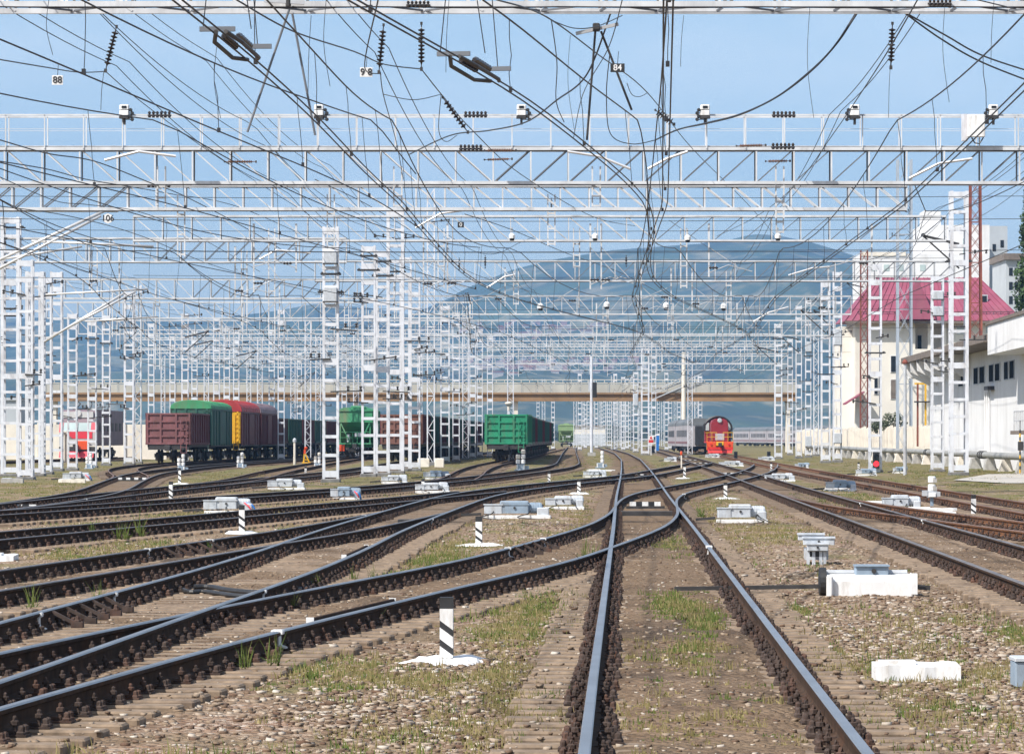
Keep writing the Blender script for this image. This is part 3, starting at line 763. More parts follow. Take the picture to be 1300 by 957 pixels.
# ---------------------------------------------------------------- truss crossbeams of the rigid portals
GB='white truss crossbeams over the yard'
BEAM={}
def crossbeam(Y,pxl,pxr,rb,rt,panel,label,depth=.65,ch=.085,flip=700,hang=(),mirror=False):
    zb,zt=ZP(rb,Y),ZP(rt,Y); x0,x1=XP(pxl,Y),XP(pxr,Y)
    root=thing('truss_crossbeam',label,'crossbeam',((x0+x1)/2,Y,zb),0,GB); L_=x1-x0; H=zt-zb
    BEAM[Y]=(root,x0,x1,zb,zt)
    for sy in (-1,1):
        for nm,z in (('top_chord',H),('bottom_chord',0)):
            mb=MB(); mb.box(0,sy*depth/2,z,L_,ch,ch*1.25); mb.build(nm,M['beam'],root)
        web=MB(); dg=MB(); dk=MB(); pw=pd=pk=None; n=max(4,int(round(L_/panel))); 
        for i in range(n+1):
            x=-L_/2+L_*i/n; y=sy*depth/2
            web.bar((x,y+sy*.004,0),(x,y+sy*.004,H),ch*.62,ch*.5); pw=web.chain(pw)
            if i<n:
                xn=x+L_/n; mid=XP(flip,Y)-(x0+x1)/2
                up=(x+xn)/2>mid
                if mirror: up=not up
                a,b=((x,0),(xn,H)) if up else ((x,H),(xn,0))
                if up: dk.bar((a[0],y-sy*.03,a[1]),(b[0],y-sy*.03,b[1]),ch*.62,ch*.45); pk=dk.chain(pk)
                else: dg.bar((a[0],y-sy*.03,a[1]),(b[0],y-sy*.03,b[1]),ch*.6,ch*.45); pd=dg.chain(pd)
        web.build('post_lattice',M['beam'] if sy<0 else M['beamd'],root)  # rear posts: shade put into the colour as darker grey
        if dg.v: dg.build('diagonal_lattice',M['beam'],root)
        if dk.v: dk.build('diagonal_lattice',M['beamd'] if Y<240 else M['grey'],root)  # rising diagonals are coloured darker to paint in their shaded faces
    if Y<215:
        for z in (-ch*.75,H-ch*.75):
            mb=MB(); mb.tube([(-L_/2+L_*t,-depth/2-ch*.3,z+.012*math.sin(37*t)) for t in np.linspace(0,1,25)],.022 if Y<170 else .028,5); mb.build('dark_chord_tube',M['wire'],root)  # thin dark tube along the lower edge of each front chord
    lac=MB(); pl_=None
    for i in range(n):
        x=-L_/2+L_*i/n; xn=x+L_/n; s=1 if i%2 else -1
        lac.bar((x,-s*depth/2,.01),(xn,s*depth/2,.01),ch*.5,ch*.4); pl_=lac.chain(pl_,4,0)
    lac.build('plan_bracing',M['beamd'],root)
    for px,dn in hang:
        x=XP(px,Y)-(x0+x1)/2
        mb=MB(); ln=dn*Y/F
        mb.box(x-.14,0,-ln/2+.3,.055,.06,ln+.6); mb.box(x+.14,0,-ln/2+.3,.055,.06,ln+.6)
        for k in range(3): mb.box(x,0,-ln*.95+ln*.42*k,.33,.05,.07)
        mb.build('hanging_post',M['beam'],root)
    return root
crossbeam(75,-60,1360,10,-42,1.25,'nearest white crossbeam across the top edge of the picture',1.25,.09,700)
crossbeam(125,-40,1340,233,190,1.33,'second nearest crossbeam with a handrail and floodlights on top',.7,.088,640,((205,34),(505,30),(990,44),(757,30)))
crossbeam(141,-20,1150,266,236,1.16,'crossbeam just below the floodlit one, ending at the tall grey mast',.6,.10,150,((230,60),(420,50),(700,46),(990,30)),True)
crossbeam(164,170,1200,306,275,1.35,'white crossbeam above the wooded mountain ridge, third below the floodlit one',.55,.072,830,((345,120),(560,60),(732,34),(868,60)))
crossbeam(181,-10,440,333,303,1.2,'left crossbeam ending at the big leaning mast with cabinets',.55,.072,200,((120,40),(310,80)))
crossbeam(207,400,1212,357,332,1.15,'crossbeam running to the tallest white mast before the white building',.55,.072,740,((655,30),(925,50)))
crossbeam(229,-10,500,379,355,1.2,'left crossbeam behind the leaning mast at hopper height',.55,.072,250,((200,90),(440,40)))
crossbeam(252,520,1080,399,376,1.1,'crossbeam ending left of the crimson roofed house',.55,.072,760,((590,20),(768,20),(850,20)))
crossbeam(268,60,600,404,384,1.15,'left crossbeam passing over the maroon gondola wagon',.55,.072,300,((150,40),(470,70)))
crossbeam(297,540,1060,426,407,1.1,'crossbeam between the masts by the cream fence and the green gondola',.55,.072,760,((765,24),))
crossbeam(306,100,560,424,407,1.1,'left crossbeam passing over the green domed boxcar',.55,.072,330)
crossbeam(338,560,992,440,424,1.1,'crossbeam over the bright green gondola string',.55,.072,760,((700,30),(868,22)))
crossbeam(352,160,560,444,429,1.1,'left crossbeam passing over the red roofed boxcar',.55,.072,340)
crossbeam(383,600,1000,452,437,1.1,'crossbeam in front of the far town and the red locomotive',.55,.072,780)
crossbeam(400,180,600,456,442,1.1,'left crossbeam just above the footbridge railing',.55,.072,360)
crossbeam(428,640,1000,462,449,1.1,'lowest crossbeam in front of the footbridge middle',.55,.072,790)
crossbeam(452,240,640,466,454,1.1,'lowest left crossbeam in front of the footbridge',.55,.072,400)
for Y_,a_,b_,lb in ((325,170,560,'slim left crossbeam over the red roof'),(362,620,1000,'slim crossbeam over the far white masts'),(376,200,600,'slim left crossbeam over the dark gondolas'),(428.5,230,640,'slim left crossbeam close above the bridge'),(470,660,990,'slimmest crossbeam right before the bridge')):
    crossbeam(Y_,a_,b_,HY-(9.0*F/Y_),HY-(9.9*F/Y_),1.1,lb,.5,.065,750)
# hanging posts, registration arms and their insulators for every track under the farther beams
def fit_out(Y):
    root,x0,x1,zb,zt=BEAM[Y]; rq=random.Random(int(Y)); cx=(x0+x1)/2
    for key in ('L7','L6','L5','L4','GT','L3','L1','M','R1','R3'):
        P=TRK[key][0]
        if not (P.y0<=Y<=P.y1): continue
        x=P.x(Y)+rq.uniform(-.3,.3)-cx; sd=rq.choice((-1,1))
        if not (x0-cx+1<x<x1-cx-1): continue
        ln=rq.uniform(1.3,2.6); px=x+sd*1.9
        mb=MB(); mb.box(px,0,-ln/2,.07,.07,ln); mb.box(px,0,.4,.09,.2,.8); mb.build('hanging_post',M['beam'],root)
        mb=MB(); mb.tube([(px,-.1,-ln+.2),(px-sd*.9,-.1,-ln+.55),(px-sd*2.0,-.1,-ln+.25)],.022,6); mb.bar((px,-.1,-.3),(px-sd*1.3,-.1,-ln+.5),.03); mb.build('registration_arm',M['grey'],root)
        mb=MB(); mb.lathe([(.02,-.3),(.07,-.24),(.03,-.18),(.07,-.1),(.03,-.04),(.07,.04),(.02,.12)],(px-sd*.3,-.1,-ln+.42),7,0,'x'); mb.build('arm_insulator',M['ins'],root)
for Y_ in list(BEAM):
    if 160<=Y_<400: fit_out(Y_)
# handrail of the floodlit beam
root,x0,x1,zb,zt=BEAM[125]; H=zt-zb; L_=x1-x0
mb=MB(); zr=ZP(147.5,125)-zb
for sy in (-1,1):
    mb.box(0,sy*.4,zr,L_,.05,.06)
    n=int(L_/1.33)
    for i in range(n+1): mb.box(-L_/2+L_*i/n,sy*.4,(zr+H)/2,.04,.05,zr-H)
    mb.box(0,sy*.4,(zr+H)/2+.1,L_,.014,.014)
mb.build('handrail',M['beam'],root)
mb=MB(); mb.box(0,0,H+.09,L_,.7,.03); mb.build('walkway',M['grey'],root)
# registration arms: pale bent tubes reaching from the beams to the contact wires
def arm(Y,pts,label,r=.045,name='registration_arm',mt='silver'):
    mb=MB(); P=[(XP(a,Y),Y-.5,ZP(b,Y)) for a,b in pts]; mb.tube(P,r,7)
    o=mb.build(name,M[mt]); tag(o,label,'bracket arm',None); return o
AG='pale registration arms over the tracks'
for i,(Y,pts,lb) in enumerate((
 (118,[(135,205),(178,194),(225,200)],'pale bent arm below the handrail near the leftmost floodlight'),
 (118,[(720,194),(760,200),(800,216)],'pale curved arm just left of the black 84 plate column'),
 (118,[(822,216),(846,203),(872,194)],'pale curved arm just right of the black 84 plate column'),
 (118,[(1152,228),(1190,209),(1232,203)],'pale bent arm at the tall grey mast near the white cabinet'),
 (205,[(618,366),(640,352),(654,349)],'pale bent arm above the green gondola between two crossbeams'),
 (248,[(955,409),(975,397),(1000,390)],'pale bent arm far out above the red locomotive'),
 (205,[(1000,350),(1030,341),(1052,339)],'pale arm left of the rust mast by the crimson roofed house'),
 (160,[(528,290),(560,272),(590,268)],'pale arm right of the tall zigzag mast'),
 (175,[(330,330),(352,318),(395,322)],'pale arm left of the big leaning mast'))):
    o=arm(Y,pts,lb); o['group']=AG
# big cantilever tubes at the left edge
def cantilever(Y,segs,label):
    root=thing('cantilever_bracket',label,'bracket',(XP(segs[0][0][0],Y),Y,ZP(segs[0][0][1],Y)))
    bx,bz=root.location.x,root.location.z
    for a,b,r in segs:
        mb=MB(); mb.tube([(XP(a[0],Y)-bx,0,ZP(a[1],Y)-bz),(XP(b[0],Y)-bx,0,ZP(b[1],Y)-bz)],r,10); mb.build('tube',M['silver'],root,smooth=True)
    return root
cantilever(168,[((-22,340),(132,268),.075),((-22,352),(128,274),.07),((-22,267),(150,267.5),.085),((-22,333),(104,313),.055),((40,306),(195,313),.06)],'large silver tube cantilever reaching in from the left edge')
cantilever(176,[((56,434),(158,372),.06),((60,430),(172,370),.055),((58,374),(188,367),.05),((108,408),(200,402),.04)],'smaller silver tube cantilever above the electric locomotive')
# floodlights on the handrail
def floodlight(px,flip,label):
    Y=124.4; x=XP(px,Y); s=Y/F; z0=ZP(152,Y)
    root=thing('floodlight',label,'floodlight',(x,Y,z0),0,'floodlights on the handrail')
    for k,zz in ((0,15.5),(1,8.5)):
        mb=MB(); mb.cbox(0,0,zz*s,12*s,.28,6.4*s,.03); c=mb.build('lamp_box',M['bwhite'],root)
        if k==0:
            g=MB(); g.box(0,-.15,zz*s,6*s,.02,3*s); g.build('lens',M['glass'],c)
    mb=MB(); mb.cbox(0,0,3*s,13*s,.3,3.5*s,.03); mb.box(0,0,-2*s,3*s,.12,9*s); mb.build('mount',M['dark'],root)
    mb=MB()
    for k in range(4): mb.lathe([(.05,-.1),(.07,0),(.05,.1)],(flip*(8+2*(k%2))*s,-.05,(12-4*k)*s),7,0,'y'); mb.bar((0,0,(12-4*k)*s),(flip*8*s,-.05,(12-4*k)*s),.03)
    mb.build('cable_fittings',M['black'],root)
for px,fl,lb in ((158,1,'leftmost floodlight on the handrail, near the white 88 plate'),(405,1,'floodlight on the handrail between the 98 plate and the left insulator'),
  (662,1,'small floodlight on the handrail left of the black 84 plate'),(895,-1,'floodlight on the handrail just right of the bundle of black wires'),
  (1085,-1,'floodlight on the handrail left of the white cabinet'),(1261,-1,'floodlight on the handrail right of the white cabinet')):
    floodlight(px,fl,lb)
Y=124.2; root=thing('equipment_cabinet','white equipment cabinet hanging on the handrail near the right edge','cabinet',(XP(1239,Y),Y,ZP(170,Y)))
s=Y/F
mb=MB(); mb.cbox(0,0,10*s,22*s,.4,28*s,.03); mb.build('box',M['bwhite'],root)
mb=MB(); mb.box(-14*s,.1,8*s,7*s,.3,34*s); mb.build('side_panel',M['white'],root)
mb=MB(); mb.tube([(-6*s,-.1,-5*s),(-2*s,-.1,-12*s),(4*s,-.1,-13*s),(9*s,-.1,-5*s)],.025,6); mb.build('cable',M['wire'],root)
for px,rw in ((604,318),(755,300),(872,302),(985,305)):
    pass
# small lamps along the third beam
for px,rw,Y,lb in ((650,300,163,'small white lamp on the crossbeam above the far green gondola'),(755,300,163,'small white lamp on the crossbeam left of the wire bundle'),(872,302,163,'small white lamp on the crossbeam over the mountain'),
   (986,300,163,'small white lamp on the crossbeam left of the white cloudless ridge end'),(686,388,251,'small lamp under the crossbeam left of the wire knot'),(770,386,251,'small lamp under the crossbeam beside the wire knot'),(845,387,251,'small lamp under the crossbeam right of the wire knot'),(918,388,251,'small lamp on the crossbeam above the red locomotive')):
    s=Y/F; root=thing('gantry_lamp',lb,'lamp',(XP(px,Y),Y-.75,ZP(rw,Y)),0,'small lamps on the crossbeams')
    mb=MB(); mb.lathe([(4*s,-4*s),(4*s,0),(1.8*s,2.5*s)],(0,0,0),10); mb.build('shade',M['bwhite'],root)
    mb=MB(); mb.bar((0,0,2*s),(0,0,9*s),1.2*s); mb.box(0,.2,9*s,.06,.5,.06); mb.build('stem',M['grey'],root)
    mb=MB(); mb.lathe([(2.6*s,-7*s),(3.2*s,-4*s)],(0,0,0),10); mb.build('glass',M['glass'],root)
# ---------------------------------------------------------------- catenary above each track
SUP=[20,75,125,164,207,252,297,338,383,428,480,560]
ZC=CZ+4.95
WG='overhead contact lines'
def catenary(key,ya,yb,label,zc=ZC,dx=0.0,twin=True,mess=True,sag=.75,hm=1.75,seed=0):
    P=TRK[key][0]; rr=random.Random(seed+len(key)*7)
    ya=max(ya,P.y0-10); yb=min(yb,P.y1)
    root=thing('contact_line',label,'overhead wire',(P.x(ya),ya,zc),0,WG)
    ox,oy=root.location.x,root.location.y
    def stag(y):
        i=np.searchsorted(SUP,y); a=SUP[max(i-1,0)]; b=SUP[min(i,len(SUP)-1)]
        t=0 if a==b else (y-a)/(b-a); s=(-1)**i
        return dx+.28*s*(1-2*t)
    ys=[]; y=ya
    while y<yb: ys.append(y); y+=max(2.0,y*.03)
    ys.append(yb)
    for o in ((-.055,.055) if twin else (0,)):
        mb=MB(); mb.tube([(P.p(y,stag(y)+o)[0]-ox,y-oy,0) for y in ys],.0125,5); mb.build('contact_wire',M['wire'],root)
    if mess:
        def mz(y):
            i=np.searchsorted(SUP,y); a=SUP[max(i-1,0)]; b=SUP[min(i,len(SUP)-1)]
            if a==b: return hm
            t=(y-a)/(b-a); return hm-4*sag*t*(1-t)
        mb=MB(); mb.tube([(P.p(y,stag(y)*.4)[0]-ox,y-oy,mz(y)) for y in ys],.0140,5); mb.build('messenger_wire',M['wire'],root)
        y=ya+4
        while y<min(yb,215):
            a=(P.p(y,stag(y)*.4)[0]-ox,y-oy,mz(y)); b=(P.p(y,stag(y))[0]-ox,y-oy+rr.uniform(-.2,.2),0)
            mb=MB(); mid=[a]
            for k in (1,2,3):
                t=k/4; mid.append(tuple(a[j]*(1-t)+b[j]*t+(rr.uniform(-.02,.02) if j==0 else 0) for j in range(3)))
            mb.tube(mid+[b],.006,4); mb.box(b[0],b[1],.03,.05,.10,.07); mb.build('dropper',M['wire'],root)
            y+=rr.uniform(6.5,10)
    return root
catenary('M',20,560,'twin contact wires above the shiny main track, running up to the wire bundle')
catenary('D1',20,215,'twin contact wires with the right hand section insulator over the crossover track',seed=3)
catenary('L1',20,235,'twin contact wires with the left hand section insulator over the left bending track',seed=5)
catenary('L1b',22,84,'contact wires falling from the upper left corner over the short left turnout',seed=6,twin=False)
catenary('R1',20,560,'twin contact wires descending from the right edge over the track right of the main one',seed=8)
catenary('L2',40,118,'contact wires over the turnout track behind the grey machine',twin=False,seed=9)
catenary('L3',60,600,'contact wires over the winding track to the pale hopper',twin=False,seed=10)
catenary('L4',60,480,'contact wires over the track to the brown wagon',twin=False,seed=11)
catenary('L6',80,400,'contact wires over the track before the maroon gondola',twin=False,seed=12)
catenary('L7',150,480,'contact wires over the string of maroon and dark green wagons',twin=False,seed=13)
catenary('L5',130,400,'contact wires over the track to the green hopper wagon',twin=False,seed=15)
catenary('GT',150,560,'contact wires over the bright green gondola string',twin=False,seed=14)
catenary('R3',40,560,'contact wire over the rusty outer track by the white building',twin=False,seed=16,mess=False)
# feeder lines strung along the mast tops
for n_,(px,Yr,z,ya,yb,lb) in enumerate(((420,166,12.0,60,460,'feeder line over the top of the big leaning mast'),(486,190,12.6,70,520,'feeder line over the dense mast cluster'),(547,255,14.5,90,520,'high feeder line over the tall zigzag mast'),(164,255,12.2,105,460,'feeder line over the mast left of the maroon gondola'),(60,200,12.5,110,470,'feeder line over the masts at the left edge'),
   (1048,285,13.2,100,560,'feeder line over the masts with feeder brackets at right'),(1110,200,12.4,75,560,'feeder line over the mast with the red signal'),(1217,190,13.6,85,540,'feeder line over the tallest white mast at right'),(700,300,11.5,70,600,'feeder line over the middle between green train and main track'),(600,300,12.8,80,560,'feeder line over the left side of the green gondola'),(880,330,12.0,80,600,'feeder line over the concrete pole'),(300,330,12.4,100,520,'feeder line over the red roofed boxcar'))):
    X0=XP(px,Yr); pts=[]; y=ya
    while y<yb:
        t=((y+n_*13)%48)/48; pts.append((X0+.0318*(y-Yr),y,z-2.2*t*(1-t))); y+=max(3,y*.03)
    root=thing('feeder_line',lb,'overhead wire',pts[0],0,'feeder lines along the masts'); b=pts[0]
    for o in (0,.35) if n_%2==0 else (0,):
        mb=MB(); mb.tube([(p[0]-b[0]+o,p[1]-b[1],p[2]-b[2]+o*.3) for p in pts],.0125,5); mb.build('wire',M['wire'],root)
# cross-span cables under the beams
k=0
CSL={75:'nearest',125:'second',141:'third',164:'fourth',207:'sixth',252:'seventh'}
for Y,(root,x0,x1,zb,zt) in sorted(BEAM.items()):
    if Y not in CSL: continue
    for j,(dz,nm) in enumerate(((.8,'upper'),(1.6,'middle'),(2.7,'lower'))) if Y>75 else ():
        z=zb-dz+.35*(Y==125); a=x0 if Y<200 else x0; 
        mb=MB(); mb.tube([(x0+(x1-x0)*t,Y-.2,z-.10*math.sin(math.pi*t)) for t in np.linspace(0,1,9)],.010,4)
        o=mb.build('cross_span_cable',M['wire']); tag(o,f'{nm} horizontal cable strung under the {CSL[Y]} crossbeam from the camera','cable','cross-span cables')
# ---------------------------------------------------------------- individual cables (photo column, row, distance)
CG='hanging feeder and jumper cables'
def smooth(pts,n=8):
    out=[]; P=[Vector(p) for p in pts]
    for i in range(len(P)-1):
        p0=P[max(i-1,0)];p1=P[i];p2=P[i+1];p3=P[min(i+2,len(P)-1)]
        for k in range(n):
            t=k/n
            out.append(.5*((2*p1)+(-p0+p2)*t+(2*p0-5*p1+4*p2-p3)*t*t+(-p0+3*p1-3*p2+p3)*t**3))
    out.append(P[-1]); return out
def cable(pts,label,r=.014,name='jumper_cable'):
    P=[(XP(a,Y),Y,ZP(b,Y)) for a,b,Y in pts]
    mb=MB(); mb.tube(smooth(P) if len(P)>2 else P,r,5)
    o=mb.build(name,M['wire']); tag(o,label,'cable',CG); return o
cable([(1090,14,76),(1062,56,76),(1028,92,78),(985,124,80),(940,145,84),(898,156,90),(860,165,96),(832,178,100)],'thick curved cable drooping from the top beam towards the wire bundle',.022)
cable([(1088,14,77),(1058,60,77),(1024,94,79),(983,125,81),(940,146,85),(898,157,91),(861,164,96)],'thinner cable running close beside the thick drooping one',.014)
cable([(776,15,76),(745,95,80),(706,128,85),(668,155,92),(620,166,100),(572,172,108),(520,196,118)],'long dark cable sagging left from the top beam to the floodlit beam',.02)
cable([(832,178,100),(802,183,102),(775,170,100),(770,120,95),(774,70,90)],'cable looping down under the long black insulator',.014)
cable([(1145,14,76),(1200,45,78),(1250,72,80),(1330,98,84)],'upper one of two thick cables leaving the top beam to the right edge',.02)
cable([(1146,15,76),(1195,50,78),(1248,80,80),(1330,112,84)],'lower one of two thick cables leaving the top beam to the right edge',.02)
cable([(1338,212,118),(1260,250,125),(1215,266,132),(1175,268,140)],'cable from the right edge to the brace left of the tallest white mast',.017)
cable([(1175,268,140),(1160,314,150),(1138,345,160)],'short cable falling from the brace across the grey lattice mast',.014)
cable([(1160,232,126),(1175,268,140)],'straight stay between the floodlit beam and the drooping right cable',.02)
cable([(0,76,70),(60,86,76),(100,92,84),(134,91,92)],'cable from the left edge to the leftmost insulator',.014)
cable([(134,91,92),(180,130,104),(262,190,124),(340,240,150),(420,290,185)],'cable falling to the right below the leftmost insulator',.013)
cable([(300,0,50),(372,40,56),(450,66,66),(488,82,76),(535,88,80)],'cable from the top edge ending at the second insulator',.014)
cable([(535,88,80),(562,122,86),(600,166,100),(662,222,118),(752,275,150),(806,287,170)],'cable slanting down from the second insulator behind the wires',.014)
cable([(480,0,48),(463,86,70),(482,94,78)],'short cable beside the white 98 plate',.012)
cable([(483,92,79),(487,122,84),(503,180,106),(512,228,118)],'dark cable hanging beside the white 98 plate',.012)
cable([(487,120,84),(525,127,84),(560,120,86)],'jumper sagging between the second and third insulators',.010)
cable([(560,120,86),(557,165,88),(566,180,90),(580,172,92)],'jumper loop below the slanted insulator',.010)
cable([(0,205,100),(60,215,108),(110,228,118),(170,238,130),(215,246,150),(300,262,175),(390,300,210),(470,330,250),(560,368,300)],'long dark cable from the left edge crossing under the floodlit beam',.018)
cable([(0,178,98),(60,195,106),(120,205,112),(190,232,122),(240,252,140),(330,300,178),(400,345,215)],'bundled dark wires from the left edge passing the bent arm',.02)
cable([(0,225,110),(70,255,118),(112,260,126),(180,270,140),(250,300,165),(330,345,210)],'cable crossing the silver tube cantilever from the left edge',.014)
cable([(0,262,118),(90,275,130),(180,300,150),(280,340,190),(400,372,240),(470,392,290)],'lower left cable passing behind the white 106 plate',.016)
cable([(400,228,130),(470,262,160),(540,305,200),(600,347,250),(690,375,330),(770,400,430)],'dark cable crossing the middle towards the far bridge',.018)
cable([(590,272,140),(650,292,160),(720,322,190),(800,352,230),(880,398,300),(930,430,400)],'dark cable crossing over the mountain towards the red locomotive',.018)
cable([(790,0,60),(772,62,70),(740,120,84),(728,176,96)],'thin hanger wire above the black 84 plate',.01)
cable([(1165,0,62),(1128,64,72),(1092,120,88),(1058,170,104),(1010,235,130),(960,275,160),(910,300,200)],'long wire slanting left from the top right insulator',.014)
cable([(1240,0,50),(1290,12,52)],'short wire at the top right corner',.01)
cable([(630,0,50),(694,22,60),(760,70,75),(822,118,95),(880,190,125),(950,260,160),(985,300,200)],'wire slanting right from the top centre past the 84 plate',.014)
cable([(700,26,62),(728,36,64),(757,34,66),(790,20,70)],'small jumper sagging from the top beam near the T bracket',.01)
cable([(700,26,62),(707,80,66),(706,128,70),(716,155,74)],'thin jumper left of the T bracket',.010)
cable([(822,118,95),(812,123,94),(802,120,93),(796,106,92)],'tiny loop cable beside the wire bundle',.01)
cable([(850,280,170),(905,318,190),(940,335,205),(985,330,215),(1040,330,230)],'thin wire sagging under the third crossbeam at right',.012)
cable([(560,292,165),(600,318,168),(630,322,170),(660,308,172),(680,300,174)],'loop of wire hanging below the third crossbeam',.012)
for i,(px,a,b,Y) in enumerate(((62,0,70,62),(132,90,140,64),(414,0,110,60),(395,20,120,62),(275,60,150,66),(570,0,92,64),(1028,10,150,74),(1132,60,150,78),(1200,0,130,72),(868,20,85,74),(724,45,165,84),(1262,0,80,70))):
    cable([(px,a,Y),(px-3,(a+b)/2,Y),(px+(-4 if i%2 else 5),b,Y)],('thin wavy hanger wire near column of the 88 plate','short thin hanger over the leftmost insulator','tall thin hanger right of the slanted pole pair','thin hanger left of the slanted pole pair','thin hanger under the left section insulator','thin hanger over the right section insulator','thin hanger right of the drooping thick cable','thin hanger below the top right insulator','thin hanger above the white cabinet','thin hanger right of the black 84 plate','thin hanger left of the T bracket pole','thin hanger at the upper right edge')[i],.006,'hanger_wire')
# tall thin dark stays (slanted poles)
def stay(a,b,label,r=.028,mt='grey'):
    mb=MB(); mb.tube([(XP(p[0],p[2]),p[2],ZP(p[1],p[2])) for p in (a,b)],r,7); o=mb.build('slanted_stay',M[mt]); tag(o,label,'stay','slanted stays of the gantries')
stay((368,10,75.5),(314,168,75.5),'left leg of the slanted pole pair under the top beam',.026,'beamd')
stay((371,18,75.5),(400,172,75.5),'right leg of the slanted pole pair under the top beam',.026,'beamd')
stay((756,36,76),(745,178,76),'left leg below the T bracket',.026,'dark')
stay((763,40,76),(802,140,76),'right leg below the T bracket',.026,'dark')
root=thing('t_bracket','dark T shaped bracket hanging under the top beam left of the 84 plate','bracket',(XP(757,76),76,ZP(36,76)))
s=76/F
mb=MB(); mb.bar((-26*s,0,-7*s),(28*s,0,5*s),5*s,4*s); mb.build('arm',M['grey'],root)
mb=MB(); mb.cbox(0,0,1*s,9*s,.2,10*s,.02); mb.build('hub',M['dark'],root)
root=thing('swivel_bracket','dark swivel bracket on the top beam above the slanted poles','bracket',(XP(369,75),74.2,ZP(8,75)))
s=75/F
mb=MB(); mb.bar((-30*s,0,2*s),(20*s,0,-1*s),4*s,.1); mb.build('arm',M['grey'],root)
mb=MB(); mb.lathe([(3.5*s,-6*s),(3.5*s,3*s),(2*s,5*s)],(0,0,0),10); mb.build('pivot',M['dark'],root)
# ---------------------------------------------------------------- insulator strings
def insulator(a,b,label,Y,n=9,r=.075,mt='ins'):
    p=Vector((XP(a[0],Y),Y,ZP(a[1],Y))); q=Vector((XP(b[0],Y),Y,ZP(b[1],Y)))
    root=thing('insulator_string',label,'insulator',tuple(p),0,'insulator strings'); d=q-p; L_=d.length
    m=MB(); prof=[]
    z=.10*L_
    prof+=[(.012,0),(.012,z)]
    for i in range(n):
        z0=L_*(.12+.76*i/n); dz=L_*.76/n
        prof+=[(.02,z0),(r,z0+dz*.25),(r*.9,z0+dz*.5),(.025,z0+dz*.7)]
    prof+=[(.012,L_*.9),(.012,L_)]
    m.lathe(prof,(0,0,0),10)
    o=m.build('disc_string',M[mt],root); o.rotation_mode='QUATERNION'; o.rotation_quaternion=d.to_track_quat('Z','X')
    e=MB(); e.box(d.x,d.y,d.z,.06,.06,.08); e.build('end_fitting',M['dark'],root); e=MB(); e.box(0,0,0,.05,.05,.06); e.build('end_fitting',M['dark'],root)
insulator((148,34),(134,90),'leftmost dark insulator string hanging from the top beam',75)
insulator((487,32),(481,92),'slightly tilted insulator string beside the white 98 plate',75)
insulator((535,30),(535,88),'vertical insulator string right of the white 98 plate',75)
insulator((1133,30),(1131,86),'insulator string hanging alone at upper right',75)
insulator((562,124),(594,168),'slanted insulator string in front of the handrail',86,8)
insulator((832,140),(856,158),'thick black insulator by the wire bundle',96,7,.11)
insulator((285,205.5),(325,205.5),'horizontal insulator string under the left part of the floodlit beam',123.5,14,.06,'insb')
insulator((615,191),(655,191),'brown horizontal insulator on the floodlit beam in the middle',122.5,14,.07,'insb')
insulator((935,185.5),(972,184.5),'brown horizontal insulator on the floodlit beam at right',122.5,14,.06,'insb')
insulator((972,205),(1003,204.5),'horizontal insulator string below the floodlit beam at right',123.5,12,.06,'insb')
insulator((615,203),(650,202),'small horizontal insulator string below the brown one in the middle',123.5,12,.05,'insb')
for i,(px,a,b) in enumerate(((583,328,342),(616,325,340),(594,372,385),(795,325,338),(700,252,268))):
    insulator((px,a),(px+(3 if i==2 else 0),b),('short upright insulator at the left over the ridge start','short upright insulator second from the left over the ridge','short tilted insulator below the ridge start','short upright insulator near the wire knot','short upright insulator above the ridge in the middle')[i],185,5,.07)
# cluster insulators standing on the top beam and others
for px,Y,rw,lb in ((532,75,11,'row of small dark insulators on the top beam left of centre'),(1188,75,9,'row of small dark insulators on the top beam at right'),(604,124,148,'dark connector block on the handrail left of centre'),(993,124,148,'dark connector block on the handrail at right'),(205,124,148,'dark connector block on the handrail at left'),(598,124,190,'dark connector block on the chord left of centre'),(204,140,236,'dark connector block on the lower left chord'),(992,124,188,'dark connector block on the chord at right')):
    s=Y/F; root=thing('connector_block',lb,'insulator',(XP(px,Y),Y-.75,ZP(rw,Y)),0,'connector blocks on the beams')
    for k in range(6):
        mb=MB(); mb.lathe([(1.6*s,-4*s),(2.2*s,-2*s),(1.2*s,0),(2.2*s,2*s),(1*s,4*s)],((-12.5+5*k)*s,0,0),7); mb.build('stud',M['ins'],root)
    mb=MB(); mb.box(0,.06,-1*s,30*s,.05,2*s); mb.build('rail',M['dark'],root)
# ---------------------------------------------------------------- section insulators on the twin wires
def section_insulator(key,px,label):
    P=TRK[key][0]
    best=min(np.arange(30,80,.2),key=lambda y:abs(650+4500*P.p(y,0)[0]/y-px)); y=float(best)
    root=thing('section_insulator',label,'section insulator',(P.x(y),y,ZC),-math.atan(P.sl(y)),'section insulators on the contact wires')
    for s in (-1,1):
        mb=MB(); mb.tube([(s*.06,-1.6,0),(s*.17,-.9,-.05),(s*.17,.9,-.05),(s*.06,1.6,0)],.028,7); mb.build('runner',M['dark'],root)
        mb=MB(); mb.lathe([(.03,-.6),(.055,-.5),(.03,-.4),(.055,-.3),(.03,-.2),(.055,-.1),(.03,0),(.055,.1),(.03,.2),(.055,.3),(.03,.4),(.055,.5),(.03,.6)],(s*.09,0,.06),8,0,'y'); mb.build('insulating_rod',M['ins'],root)
    for yy,w,o in ((-1.0,.52,-.12),(.95,.40,.16)):
        mb=MB(); mb.box(o,yy,.10,w*.85,.05,.06); mb.build('cross_arm',M['beamd'],root)
    for p,q in (((-.3,-1.0,.1),(-.12,-1.2,1.5)),((.3,-1.0,.1),(.12,-1.2,1.5)),((.15,.95,.1),(.05,.9,1.4))):
        mb=MB(); mb.bar(p,q,.012); mb.build('suspension_wire',M['wire'],root)
